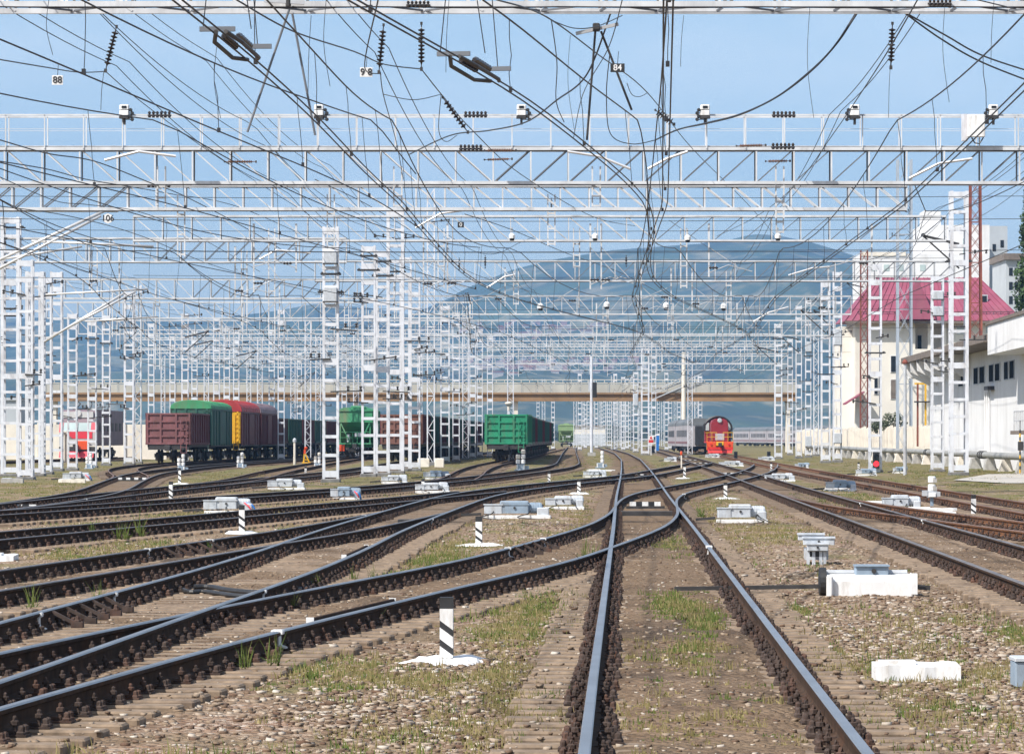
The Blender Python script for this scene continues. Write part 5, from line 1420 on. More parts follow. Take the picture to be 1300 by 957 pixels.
sk=MB(); sk.box(0,0,0,.95,.12,1.0); o=sk.build('roof_window',M['ltgrey'],roof,(hx(1251),1.6,hz(379))); 
g=MB(); g.box(0,-.08,0,.7,.06,.75); g.build('pane',M['glass'],o)
for px0,px1,r0,r1,mt in ((1131,1137,452,472,'glass'),(1131,1137,482,506,'eave'),(1168,1173,425,450,'glass'),(1215,1232,414,424,'pglass'),(1252,1276,415,423,'pglass'),(1110,1114,480,500,'glass')):
    y=-.03 if not 1157<px0<1203 else 2.57
    f=MB(); f.b2(hx(px0)-.08,hx(px1)+.08,y-.05,y,hz(r1)-.08,hz(r0)+.08); f=f.build('window',M['bwhite'],ho)
    q=MB(); q.b2(hx(px0),hx(px1),y-.09,y-.055,hz(r1),hz(r0)); q.build('pane',M[mt],f)
for px in (1160,1180,1200):
    c=MB(); c.b2(hx(px)-.18,hx(px)+.18,.1,.46,hz(452),ze); c.build('balcony_column',M['cwall'],ho)
bl=MB(); bl.b2(hx(1157),hx(1203),.0,.15,hz(452),hz(443)); bl.build('balcony_parapet',M['cwall'],ho)
mb=MB(); mb.prism([(hx(1070),hz(512)),(hx(1094),hz(497)),(hx(1094),hz(499)),(hx(1070),hz(514))],-3.4,-.05); mb.build('porch_roof',M['roofr'],ho)
# dark shrub line on the fence ledge
# ---------------------------------------------------------------- tall pale blocks behind
YB=520.0
tb=thing('white_block','tall plain white block rising behind the crimson roof','building',(XP(1200,YB),YB,0))
def bx(px): return XP(px,YB)-tb.location.x
for nm,a,b_,r,d,y0 in (('lower_block',1094,1256,322,14,0),('middle_block',1172,1258,285,12,1.5),('stair_head',1176,1197,266,6,2.5)):
    m_=MB(); m_.b2(bx(a),bx(b_),y0,y0+d,0,ZP(r,YB)); m_.build(nm,M['wwall'],tb)
m_=MB(); m_.b2(bx(1093),bx(1150),-.15,.2,ZP(325,YB),ZP(320,YB)); m_.build('cornice',M['cream'],tb)
for px in (1106,1122,1140,1168):
    m_=MB(); m_.b2(bx(px),bx(px)+.8,-.05,.02,ZP(344,YB),ZP(336,YB)); m_.build('window',M['pglass'],tb)
m_=MB(); m_.b2(bx(1224),bx(1232),1.42,1.52,ZP(322,YB),ZP(302,YB)); m_.build('window',M['pglass'],tb)
g2=thing('grey_block','bluish grey panel block right of the tall white block','building',(XP(1268,535),535,0))
def cx_(px): return XP(px,535)-g2.location.x
m_=MB(); m_.b2(cx_(1254),cx_(1279),0,12,0,ZP(287,535)); m_.build('wall',M['gwall'],g2)
for px,r in ((1270,305),(1270,325),(1260,310)):
    m_=MB(); m_.b2(cx_(px),cx_(px)+.5,-.06,0,ZP(r+9,535),ZP(r,535)); m_.build('window',M['glass'],g2)
g3=thing('flat_roof_block','lower grey block with a flat dark roof beside the cypress','building',(XP(1300,500),500,0))
def dx_(px): return XP(px,500)-g3.location.x
m_=MB(); m_.b2(dx_(1277),dx_(1335),0,14,0,ZP(330,500)); m_.build('wall',M['gwall'],g3)
m_=MB(); m_.b2(dx_(1274),dx_(1338),-.6,15,ZP(330,500),ZP(322,500)); m_.build('roof',M['eave'],g3)
for px in (1281,1288,1295):
    for r in (340,358,376):
        f=MB(); f.b2(dx_(px),dx_(px)+.5,-.05,0,ZP(r+10,500),ZP(r,500)); f.build('window',M['glass'],g3)
# ---------------------------------------------------------------- footbridge
YF=500.0; fb=thing('footbridge','long ochre footbridge with pale panels and railings spanning the yard','footbridge',(0,YF,0))
x0,x1=XP(60,YF),XP(1010,YF)
mb=MB(); mb.b2(x0,x1,-1.4,-1.1,ZP(508.5,YF),ZP(500,YF)); mb.b2(x0,x1,-1.65,-1.0,ZP(509.5,YF),ZP(508.2,YF)); mb.b2(x0,x1,-1.65,-1.0,ZP(500.8,YF),ZP(499.6,YF)); mb.build('front_girder',M['bridge'],fb)
mb=MB(); mb.b2(x0,x1,1.1,1.4,ZP(508.5,YF),ZP(500,YF)); mb.build('rear_girder',M['bridge'],fb)
mb=MB(); mb.b2(x0,x1,-1.5,1.5,ZP(499.6,YF),ZP(498.5,YF)); mb.build('deck',M['bridge'],fb)
n=52
for i in range(n):
    a=x0+(x1-x0)*i/n; b_=x0+(x1-x0)*(i+1)/n
    mb=MB(); mb.b2(a+.12,b_-.12,-1.38,-1.32,ZP(498.4,YF),ZP(488,YF)); mb.build('parapet_panel',M['bpanel'],fb)
mb=MB()
for i in range(n+1):
    a=x0+(x1-x0)*i/n; mb.box(a,-1.36,ZP(492.5,YF),.16,.14,1.5)
for sy in (-1,1): mb.box((x0+x1)/2,sy*1.36,ZP(486.3,YF),x1-x0,.14,.16)
mb.build('railing',M['bpanel'],fb)
mb=MB()
for i in range(90):
    a=x0+(x1-x0)*i/90; mb.box(a,-1.3,ZP(484.5,YF),.06,.06,.5)
mb.box((x0+x1)/2,-1.3,ZP(482.3,YF),x1-x0,.06,.08); mb.build('top_rail',M['cream'],fb)
for px in (70,262,452,655,868,1000):
    mb=MB(); X=XP(px,YF); mb.box(X,0,ZP(509.5,YF)/2-.1,.55,1.8,ZP(509.5,YF)+.2); mb.build('pier',M['cream'],fb)
st=MB()
for k in range(3):
    a=XP(830+14*k,YF-2); st.bar((a,-2.0,ZP(500-6*k,YF)),(a+3.6,-2.0,ZP(487-6*k,YF)),.13)
st.bar((XP(828,YF),-2,ZP(498,YF)),(XP(868,YF),-2,ZP(478,YF)),.14); st.bar((XP(826,YF),-2,ZP(508,YF)),(XP(868,YF),-2,ZP(490,YF)),.14)
st.build('stair_stringer',M['ltgrey'],fb)
# ---------------------------------------------------------------- left: cream wall, small timber hut
YW=330.0
lw=thing('boundary_wall','cream concrete boundary wall behind the masts at the left edge','wall',(XP(0,YW),YW,0))
i=0; x=XP(-60,YW)
while x<XP(186,YW):
    mb=MB(); mb.box(x+1.95-lw.location.x,0,1.5,3.9,.18,3.4); mb.box(x-lw.location.x,-.06,1.55,.25,.3,3.6)
    mb.build('wall_panel',M['cream'],lw); x+=4; i+=1
gl=thing('grey_shed','blue grey shed behind the boundary wall at the left edge','building',(XP(-5,345),345,0))
mb=MB(); mb.b2(-4.5,XP(24,345)-gl.location.x,0,8,0,ZP(508,345)); mb.build('wall',M['gwall'],gl)
mb=MB(); mb.b2(-4.7,XP(26,345)-gl.location.x,-.2,8.2,ZP(508,345),ZP(505,345)); mb.build('roof',M['ltgrey'],gl)
bo=thing('timber_board','upright brown timber board left of the electric locomotive','board',(XP(83,288),288,0))
mb=MB()
for k in range(3): mb.box(-.22+.22*k,0,1.2,.20,.12,2.6)
mb.build('planks',M['cream'],bo)
mb=MB(); mb.bar((-.33,-.08,2.5),(.5,-.08,1.9),.12); mb.bar((0,-.08,0),(0,-.08,2.4),.08); mb.build('brace',M['eave'],bo)
# cabin, red sign and small fixtures under the bridge
sb=thing('blue_booth','small blue booth with a white top under the footbridge','booth',(XP(834.5,560),560,0))
mb=MB(); mb.cbox(0,0,ZP(557,560),.62,.7,1.3,.03); mb.box(0,0,.5,.5,.6,1.4); mb.build('body',M['sblue'],sb)
mb=MB(); mb.cbox(0,0,ZP(552,560),.7,.75,.2,.05); mb.build('top',M['bwhite'],sb)
rs=thing('red_sign','red and white notice plate on the tall mast under the footbridge','sign',(XP(826.5,410),410,0))
s=410/F
mb=MB(); mb.box(0,0,ZP(558,410),6.6*s,.05,11*s); mb.build('plate',M['bwhite'],rs)
mb=MB(); mb.box(0,-.035,ZP(560,410),6*s,.02,3.4*s); mb.prism([(-2*s,ZP(557,410)),(2*s,ZP(557,410)),(0,ZP(553.2,410))][::-1],-.045,-.03); mb.build('red_mark',M['red'],rs)
mb=MB(); mb.box(0,.06,.5,.1,.1,3.0); mb.build('post',M['white'],rs)
# industrial yellow wall far under the bridge
iw=thing('ochre_hall','far low ochre hall beyond the bridge between the pale hopper and the masts','building',(XP(745,960),960,0))
mb=MB(); mb.b2(-5,5,0,8,0,ZP(541,960)); mb.build('wall',M['cream'],iw)
mb=MB(); mb.b2(-5.4,5.4,-.5,8.5,ZP(541,960),ZP(539.5,960)); mb.build('roof',M['eave'],iw)
mb=MB(); mb.b2(-5.1,5.1,-.2,-.05,0,ZP(551,960)); mb.build('dark_plinth',M['gwall'],iw)
# ---------------------------------------------------------------- cypress
def blob_leaves(mb,c,r,n,sz,rg,mi=0):
    for i in range(n):
        d=Vector((rg.gauss(0,1),rg.gauss(0,1),rg.gauss(0,1))).normalized(); q=Vector(c)+Vector((d.x*r[0],d.y*r[1],d.z*r[2]))*(rg.random()**.35)
        a=Vector((rg.gauss(0,1),rg.gauss(0,1),rg.gauss(0,.7)+.7)).normalized(); b=a.cross(Vector((rg.gauss(0,1),rg.gauss(0,1),rg.gauss(0,1)))).normalized()
        s_=sz*rg.uniform(.6,1.4)
        mb.add([tuple(q-b*s_*.5),tuple(q+b*s_*.5),tuple(q+a*s_*1.3)],[(0,1,2)],mi)
leafA=mat('cypress_leaf_dark',(0.030,0.060,0.022),0.8,var=.4,scale=1.2); leafB=mat('cypress_leaf_mid_green',(0.055,0.10,0.03),0.8,var=.4,scale=1.2)  # two greens mixed at random through the crown
rg=random.Random(3); YC=300.0
cy=thing('cypress_tree','dark green cypress at the right edge beside the crimson roof','tree',(XP(1308,YC),YC,0))
mb=MB(); mb.tube([(0,0,0),(.1,0,8),(0,.1,20)],.28,8,0,True,.06); mb.build('trunk',M['eave'],cy)
mb=MB(); H=ZP(240,YC)
for i in range(150):
    t=i/150; z=2+(H-2)*t; rad=1.6*(math.sin(math.pi*min(1,t*.9+.12))**.6)*(1-.55*t)+.12
    a=rg.uniform(0,6.28); q=rad*rg.uniform(.35,1.0)
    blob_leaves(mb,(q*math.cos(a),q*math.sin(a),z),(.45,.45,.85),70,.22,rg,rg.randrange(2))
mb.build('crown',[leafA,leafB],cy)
# shrubs above the fence ledge
bush=mat('shrub_leaf',(0.07,0.085,0.045),0.85,var=.4,scale=1.5)
for px,Y,z,r,lb in ((1133,352,3.4,1.5,'dusty green shrub topping the cream fence under the crimson roof house'),(1118,360,3.0,1.0,'low shrub left of the dusty one above the cream fence')):
    t=thing('shrub',lb,'shrub',(XP(px,Y),Y,0)); mb=MB(); blob_leaves(mb,(0,0,z),(r,r,r*.7),900,.16,rg); mb.build('foliage',bush,t)
    mb=MB(); mb.tube([(0,0,0),(.1,0,z)],.08,6); mb.build('stem',M['eave'],t)
# ---------------------------------------------------------------- striped clearance posts
def striped_post(px,yb,yt,label,disc=True,flipd=False):
    x,y=G(px,yb); s=y/F; h=(yb-yt)*s
    root=thing('striped_post',label,'marker post',(x,y,gz(x,y) if y<320 else -.05),R(random.uniform(-6,6)),'striped clearance posts')
    w=.058; sl=.085*(-1 if flipd else 1); mb=MB()
    top=h+.05; lv=[-.1,.035]; z=.035
    seq=[1,0]     # black base, then white
    segs=[(-.1,.05,1)]; z=.05; wh=(top-.05-.12)/5
    for i in range(5): segs.append((z,z+wh*(1.25 if i%2==0 else .75),i%2)); z+=wh*(1.25 if i%2==0 else .75)
    segs[-1]=(segs[-1][0],top-.10,segs[-1][2]); segs.append((top-.10,top,1))
    for i,(a,b,c) in enumerate(segs):
        la=0 if i<=1 or i==len(segs)-1 else sl; lb=0 if i==0 or i>=len(segs)-2 else sl
        vs=[(-w,-w,a),(w,-w,a-la),(w,w,a-la),(-w,w,a),(-w,-w,b),(w,-w,b-lb),(w,w,b-lb),(-w,w,b)]
        mb.add(vs,[(0,1,5,4),(1,2,6,5),(2,3,7,6),(3,0,4,7)]+([(4,5,6,7)] if i==len(segs)-1 else []),c)
    mb.build('post',[M['bwhite'],M['black']],root)
    if disc:
        m_=MB(); r=random.Random(px); n=18
        prof=[]
        vs=[(0,0,.045)]
        for k in range(n):
            t=2*math.pi*k/n; q=.34*(1+.3*r.uniform(-1,1)); vs.append((q*math.cos(t)*1.15,q*math.sin(t)*1.5,.0)); 
        for k in range(n):
            t=2*math.pi*k/n; q=.2*(1+.25*r.uniform(-1,1)); vs.append((q*math.cos(t)*1.15,q*math.sin(t)*1.5,.045+.014*r.uniform(-1,1)))
        fs=[(0,1+n+k,1+n+(k+1)%n) for k in range(n)]+[(1+k,1+(k+1)%n,1+n+(k+1)%n,1+n+k) for k in range(n)]
        m_.add(vs,fs); m_.build('painted_base',M['bwhite'],root)
    return root
for px,yb,yt,lb,d in ((567,834,758,'nearest black and white striped post on a white stone patch in the foreground',1),
 (608,690,656,'striped post on a white patch between crossover rails and the blue grey machine',1),
 (307,674,641,'striped post before the grey machine with red and blue cables',1),
 (217,632,610,'striped post on the grassy strip left of the grey machine',0),
 (228,613,594,'striped post below the maroon gondola wagon',1),
 (388,600,592,'tiny striped post below the yellow lever stand',0),
 (537,617,609,'small striped post top right of the dense mast cluster',0),
 (697,613,599,'striped post below the bright green gondola train',0),
 (735,625,608,'striped post at the rails just left of the white flat machine',1),
 (869,606,590,'striped post near the red signal rods beyond the double slip',1),
 (921,631,612,'striped post with a white patch right of the main track',1),
 (979,598,588,'small white post before the far switch machines at right',0),
 (1236,652,627,'striped post at the end of the long white beam near the right edge',0),
 (1090,596,587,'tiny striped post left of the lit red signal mast',0)):
    striped_post(px,yb,yt,lb,bool(d))
# low white slabs lying on the stones
def slab(px0,px1,yb,h,label,name='concrete_slab',cat='slab',mt='bwhite',dep=.35,rz=0.0):
    (xa,y),(xb,_)=G(px0,yb),G(px1,yb); root=thing(name,label,cat,((xa+xb)/2,y+dep/2,0),rz); L_=xb-xa
    mb=MB(); r=random.Random(px0); k=7
    vs=[];fs=[]
    for i in range(k+1):
        x=-L_/2+L_*i/k; j=r.uniform(-.012,.012)
        vs+= [(x,-dep/2+j,-.1),(x,-dep/2+j,h+r.uniform(-.01,.01)),(x,dep/2,h+.01+r.uniform(-.008,.008)),(x,dep/2,-.1)]
        if i:
            b=(i-1)*4; fs+=[(b,b+4,b+5,b+1),(b+1,b+5,b+6,b+2),(b+2,b+6,b+7,b+3)]
    fs+=[(0,1,2,3),(k*4+3,k*4+2,k*4+1,k*4)]
    mb.add(vs,fs); mb.build('slab_body',M[mt],root)
    c=MB(); c.box(-L_*.23,-dep*.1,h+.012,L_*.42,dep*.5,.05); c.build('raised_strip',M['bwhite'] if mt=='bwhite' else M['ltgrey'],root)
    return root
slab(1112,1220,859,.09,'rough white painted slab lying on red gravel in the lower right corner')
slab(-15,17,710,.06,'white painted slab at the left edge beside the left turnout rail',dep=.6)
# ---------------------------------------------------------------- switch machines
def machine(px,yb,w,label,kind=0,mt='bluegrey',rz=0.0):
    """w: width over everything in photo px"""
    x,y=G(px,yb); s=y/F; W=w*s; root=thing('switch_machine',label,'switch machine',(x,y+.25,gz(x,y) if y<320 else -.05),rz,'electric switch machines'); m=M[mt]; lt=M['ltgrey']
    mb=MB(); mb.cbox(W*.05,-.14,.03,W*.82,.10,.10,.01); mb.cbox(W*.02,.30,.02,W*.9,.12,.10,.01); mb.build('support_beam',M['bwhite'],root)
    h=.30 if kind!=2 else .24
    mb=MB(); mb.cbox(-W*.02,.08,.13+h/2,W*.38,.42,h,.025); mb.box(-W*.02,.08,.13+h*.72,W*.40,.45,.03); c=mb.build('gear_case',m,root)
    k=MB(); k.lathe([(.03,-.02),(.03,.01)],(-W*.02,-.14,.13+h*.45),8,0,'y'); k.build('lock',M['dark'],c)
    mb=MB(); mb.cbox(-W*.30,.02,.12+h*.36,W*.24,.34,h*.72,.02); mb.box(-W*.30,.02,.12+h*.74,W*.26,.37,.025); mb.build('contact_box',lt,root)
    mb=MB(); mb.lathe([(.02,0),(.12,.02),(.13,.06),(.13,.30),(.11,.34),(.03,.36)],(W*.16,.08,.13+.13),12,0,'x'); 
    for q in range(5): mb.lathe([(.14,.08+.04*q),(.14,.095+.04*q)],(W*.16,.08,.26),12,0,'x')
    mb.build('motor',m,root)
    mb=MB(); mb.cbox(W*.36,.0,.17,W*.16,.26,.2,.02); mb.build('end_box',lt if kind!=1 else m,root)
    mb=MB(); mb.bar((-W*.46,.15,.10),(-W*.8,.15,.07),.05); mb.bar((-W*.46,.0,.12),(-W*.8,.0,.08),.05); mb.build('throw_rod',M['dark'],root)
    rq=random.Random(px)
    for q in range(2):
        mb=MB(); a=rq.uniform(-.3,.3)*W; mb.tube(smooth([(a,-.1,.2),(a+rq.uniform(-.1,.1),-.25,.12),(a+rq.uniform(-.3,.3),-.35,.03),(a+rq.uniform(-.6,.6),-.5,-.02)]),.014,6); mb.build('cable',M['black'],root)
    if kind==1:
        mb=MB(); mb.tube(smooth([(W*.3,-.1,.28),(W*.38,-.2,.2),(W*.43,-.18,.08),(W*.45,-.1,.0)]),.02,7); mb.build('red_hose',M['locored'],root)
        mb=MB(); mb.tube(smooth([(W*.34,-.05,.28),(W*.44,-.12,.22),(W*.49,-.12,.1),(W*.5,0,0)]),.024,7); mb.build('blue_hose',M['sblue'],root)
    return root
for a in ((655,656,96,'large blue grey switch machine with stepped boxes behind the second striped post',0,'bluegrey'),
 (716,644,56,'low grey switch machine on white beams right of the large blue grey one',2,'ltgrey'),
 (288,651,72,'grey switch machine with red and blue hoses behind the left striped post',1,'ltgrey'),
 (362,620,54,'grey switch machine with pale box near the left curved tracks',0,'ltgrey'),
 (437,632,42,'boxy grey switch machine at the foot of the leaning white mast',1,'bluegrey'),
 (942,661,72,'grey switch machine with a tilted end box right of the main track',0,'ltgrey'),
 (1068,622,44,'small bluish switch machine on a white beam between right tracks',0,'bluegrey'),
 (1145,645,56,'light grey switch machine beside the dwarf signal at right',0,'ltgrey'),
 (755,605,34,'flat white switch machine between the main track and the green train',2,'ltgrey'),
 (990,610,44,'white switch machine cluster by the small white post at right',2,'ltgrey'),
 (96,609,40,'dark grey switch machine with pinkish hose at the left',1,'grey'),
 (928,591,36,'white switch machine in front of the red locomotive',2,'ltgrey'),
 (973,584,24,'small white switch machine right of the red locomotive',2,'ltgrey'),
 (905,580,22,'small white switch machine left under the red locomotive',2,'ltgrey'),
 (554,607,40,'grey switch machine below the zigzag mast with concrete blocks',0,'bluegrey'),
 (500,613,38,'pale switch machine beside the dense mast cluster',2,'ltgrey'),
 (548,625,50,'row of low grey boxes with a white post beyond the left crossover',2,'ltgrey'),
 (851,585,18,'small white switch machine left of the red rod near the slips',2,'ltgrey'),
 (1100,603,30,'pale switch machine below the lit red signal',2,'bluegrey'),
 (1018,594,20,'small grey switch machine by the rusty outer track',2,'bluegrey'),
 (1142,600,18,'small grey box machine beside the thin grey pole',2,'bluegrey')): machine(*a)
# big white housing in the foreground
x,y=G(1107,751); s=y/F
hb=thing('switch_housing','big white switch housing with a grey lid lying on red gravel','switch machine',(x,y+.3,0),0)
mb=MB(); mb.prismx([(-.30,-.1),(-.30,.13),(-.24,.21),(.28,.21),(.28,-.1)],-57*s,52*s); mb.build('housing',M['bwhite'],hb)
mb=MB(); mb.cbox(-54*s,-.33,.08,8*s,.10,.26,.02); mb.build('end_block',M['bwhite'],hb)
mb=MB(); mb.box(53.5*s,-.28,.10,8*s,.10,.26); mb.b2(48*s,50*s,-.305,-.301,.02,.24); mb.build('end_plate',M['bwhite'],hb)
mb=MB(); mb.cbox(1*s,-.10,.26,42*s,.26,.13,.012); mb.box(1*s,-.11,.325,44*s,.30,.02); c=mb.build('lid',M['bluegrey'],hb)
k=MB(); k.lathe([(.03,-.03),(.03,.02)],(3*s,-.23,.26),10,0,'y'); k.build('lock',M['dark'],c)
mb=MB(); mb.tube([(-58*s,.02,.23),(48*s,.02,.23)],.035,8); mb.build('top_tube',M['grey'],hb)
mb=MB(); mb.lathe([(.05,0),(.18,.01),(.18,.09),(.05,.10)],(-66*s,-.1,.12),18,0,'x'); mb.build('black_disc',M['black'],hb)
mb=MB(); mb.bar((54*s,-.1,.06),(76*s,-.1,.04),.06); mb.bar((-66*s,-.1,.06),(-250*s,-.1,.03),.05); mb.build('throw_rod',M['dark'],hb)
# end-on stepped machine
x,y=G(1037,713); s=y/F
em=thing('stepped_machine','light grey machine of stepped boxes seen end on beside the main track','switch machine',(x,y,0),R(-4))
for i,(dx,yy,w,z,h,nm) in enumerate(((1,.12,27,.17,.10,'front_box'),(3,.55,40,.25,.11,'middle_box'),(-6,1.1,34,.30,.09,'rear_box'))):
    mb=MB(); mb.cbox(dx*s,yy,z+.06,w*s,.42,h,.012); mb.box(dx*s,yy,z+.06+h/2,w*s*1.05,.46,.022); c=mb.build(nm,M['ltgrey'],em)
    k=MB(); k.lathe([(.018,-.02),(.018,.02)],(dx*s,yy-.21,z+.06),8,0,'y'); k.build('lock',M['dark'],c)
mb=MB()
for a in (-11,-4,5,10): mb.bar((a*s,.0,-.05),(a*s,.0,.17),.05)
mb.box(0,.9,.1,30*s,1.2,.16); mb.build('stand',M['ltgrey'],em)
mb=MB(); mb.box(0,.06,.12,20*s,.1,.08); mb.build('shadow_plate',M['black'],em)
# lower right corner box
x,y=G(1300,866); s=y/F
cb=thing('cable_box','small pale blue metal box cut by the lower right corner','box',(x,y,0))
mb=MB(); mb.cbox(0,.1,.07,24*s,.3,.20,.01); mb.build('body',M['bluegrey'],cb)
mb=MB(); mb.cbox(0,.1,.185,26*s,.33,.03,.008); mb.build('lid',M['ltgrey'],cb)
# ---------------------------------------------------------------- dwarf signals (cylinder heads on a box)
def dwarf(px,yb,h,label,two=True,beige=0):
    x,y=G(px,yb); s=y/F; root=thing('dwarf_signal',label,'signal',(x,y,-.04),0,'dwarf signals beside the tracks'); u=h*s/30
    mb=MB(); mb.cbox(0,0,.5*u,18*u,12*u,1.5*u,.02); mb.cbox(0,0,4.5*u,12*u,9*u,8*u,.03); mb.box(9*u,0,4*u,6*u,6*u,5*u); mb.build('base_box',M['bluegrey'],root)
    mb=MB()
    for k in (-1,1): mb.box(k*5*u,-5*u,4*u,2.2*u,.8*u,7*u)
    mb.build('white_strip',M['bwhite'],root)
    for k,dz,n in ((-1,0,2),(1,3,3))[0 if two else 1:]:
        for i in range(n):
            c=MB(); z=9*u+(7*u+dz*0)*i
            c.lathe([(2.4*u,z),(3.1*u,z+.8*u),(3.1*u,z+5.2*u),(2.2*u,z+6.2*u)],(k*3.6*u,0,0),12); c.build('lamp_head',M['cream'] if (beige and i==n-1) else M['bwhite'],root)
            d=MB(); d.lathe([(2.0*u,z+6.1*u),(2.0*u,z+7.1*u)],(k*3.6*u,0,0),8); d.build('head_gap',M['black'],root)
    return root
dwarf(661,596,27,'dwarf signal pair in front of the bright green gondola',True,1)
dwarf(230,597,22,'dwarf signal pair standing under the maroon gondola front')
dwarf(305,593,20,'dwarf signal pair before the dark boxcars')
dwarf(403,593,20,'dwarf signal pair left of the leaning mast base',True,1)
dwarf(113,594,20,'dwarf signal pair in front of the electric locomotive')
dwarf(762,593,22,'dark topped dwarf signal left of the main track',False)
x,y=G(1183,642); s=y/F
ds=thing('dwarf_signal','dwarf signal with two white lamp drums before the white building','signal',(x,y,-.02),0,'dwarf signals beside the tracks')
mb=MB(); mb.bar((0,0,0),(0,0,12*s),4*s); mb.build('post',M['bluegrey'],ds)
mb=MB(); mb.cbox(0,0,16*s,13*s,.22,9*s,.02); mb.box(-9*s,0,17*s,6*s,.25,7*s); mb.box(8*s,0,16*s,4*s,.3,6*s); mb.build('base_box',M['grey'],ds)
mb=MB(); mb.cbox(0,-.13,15*s,9*s,.06,5*s,.01); mb.build('white_plate',M['bwhite'],ds)
for z in (24,34):
    c=MB(); c.lathe([(4*s,-4*s),(5*s,-3*s),(5*s,3.4*s),(4*s,4.4*s)],(0,0,z*s),14); c.build('lamp_drum',M['bwhite'],ds)
    d=MB(); d.box(3.4*s,.02,z*s-1*s,5*s,.28,4.5*s); d.build('hood',M['conc'],ds)
g=MB(); g.lathe([(3.6*s,20*s),(3.6*s,21*s)],(0,0,0),12); g.build('head_gap',M['black'],ds)
# long white beams by the right turnout
for a in ((1150,1215,648,'long white beam lying left of the striped post at right'),(1094,1166,640,'white beam under the light grey switch machine at right')):
    slab(a[0],a[1],a[2],.06,a[3],'white_beam','beam','bwhite',.25)
for a in ((1046,1078,621,'thin white board under the bluish machine between right tracks'),(1170,1214,652,'short white board end near the dwarf signal'),(745,781,597,'thin white line board before the dark topped dwarf signal')):
    slab(a[0],a[1],a[2],.04,a[3],'white_beam','beam','bwhite',.15)
# small two lamp signals near the red locomotive
for px,yb,lb in ((934,583,'small black dwarf signal right under the red locomotive'),(976,583,'small black dwarf signal by the coach row'),(829,576,'small black dwarf signal below the red notice plate')):
    x,y=G(px,yb); s=y/F; r_=thing('shunting_signal',lb,'signal',(x,y,-.03),0,'small black signals')
    mb=MB(); mb.cbox(0,0,6*s,4.5*s,.25,9*s,.03); mb.build('housing',M['black'],r_)
    mb=MB(); mb.bar((0,.1,-.1),(0,.1,2*s),.15); mb.build('post',M['grey'],r_)
    for k in (4,8):
        mb=MB(); mb.lathe([(1.4*s,-.16),(1.6*s,-.12)],(0,0,k*s),10,0,'y'); mb.build('lens',M['glass'],r_)
# orange topped rod
x,y=G(865,594); r_=thing('marker_rod','thin rod with an orange tip beside the far double slip','rod',(x,y,-.03)); s=y/F
mb=MB(); mb.bar((0,0,0),(0,0,17*s),1.6*s); mb.build('rod',M['cream'],r_)
mb=MB(); mb.lathe([(1.2*s,17*s),(1.6*s,19*s),(1.2*s,22*s)],(0,0,0),8); mb.build('tip',M['orange'],r_)
# ---------------------------------------------------------------- black and white checked covers between the rails
def checks(px0,px1,yb,hpx,n,label,first=0):
    (xa,y),(xb,_)=G(px0,yb),G(px1,yb); s=y/F; root=thing('checked_cover',label,'cover board',((xa+xb)/2,y,0),0,'black and white checked cover boards'); L_=xb-xa
    mb=MB()
    for i in range(n):
        x=-L_/2+L_*(i+.5)/n; mb.box(x,0,hpx*s/2-.02,L_/n,.10,hpx*s+.03,(i+first)%2)
    mb.build('checked_board',[M['bwhite'],M['black']],root)
    d=MB(); d.box(0,-.22,.02,L_*1.25,.12,.09); d.build('lower_timber',M['dark'],root)
    return root
checks(799.5,838.5,645,8.5,5,'checked black and white board between the main rails at the double slip')
checks(797,821,604.5,3.0,6,'small checked board between the main rails beyond the double slip')
checks(918,946,603,3.2,6,'checked board between the right hand rails at the diamond crossing')
checks(150,186,610.5,4.6,7,'checked board inside the left curved switch below the cream wall')
checks(2,46,645,5,5,'checked board at the left edge between the rails')
checks(267,294,615,2.6,5,'checked board between rails below the second striped post row')
checks(880,898,589,1.8,5,'tiny checked board at the far slips, nearer one')
checks(868,884,585,1.6,5,'tiny checked board at the far slips, middle one')
checks(862,876,580.5,1.6,4,'tiny checked board at the far slips, farthest one')
# dark timber deck and rods in the slip
for px0,px1,yb,lb in ((788,855,654,'dark oily timber plank across the main track at the double slip'),(505,566,665,'grey oily timber plank across the left turnout'),(318,372,731,'loose black cable bundle bending across the left sleepers')):
    if 'cable' in lb:
        P=[(*G(a,b,.03),.03) for a,b in ((246,745),(268,745),(290,749),(325,752),(362,751),(392,746))]
        mb=MB(); mb.tube(smooth(P),.035,7); o=mb.build('cable_bundle',M['black']); tag(o,lb,'cable')
        P=[(*G(a,b,.03),.03) for a,b in ((226,746),(240,751),(262,751),(300,756),(340,757))]
        mb=MB(); mb.tube(smooth(P),.03,7); o=mb.build('cable_bundle',M['black']); tag(o,'shorter black cable bundle beside the loose bending one on the left sleepers','cable')
    else:
        (xa,y),(xb,_)=G(px0,yb),G(px1,yb); t=thing('timber_plank',lb,'plank',((xa+xb)/2,y,0))
        mb=MB(); mb.cbox(0,0,.045,xb-xa,.22,.13,.015); mb.build('plank',M['dark'],t)
# concrete blocks at the zigzag mast, small poles etc.
for px,w,lb in ((538,15,'left pale concrete block at the foot of the tall zigzag mast'),(558,12,'right pale concrete block at the foot of the tall zigzag mast')):
    x,y=G(px,592); s=y/F; t=thing('concrete_block',lb,'block',(x,y-.4,0)); mb=MB(); mb.cbox(0,0,.25,w*s,.7,.62,.04); mb.build('block',M['cream'],t)
slab(1,29,612,.16,'low grey concrete slab at the foot of the left edge masts','concrete_slab','slab','conc',.4)
slab(74,108,611,.10,'low cream kerb in the grass near the dark grey switch machine','concrete_slab','slab','cream',.2)
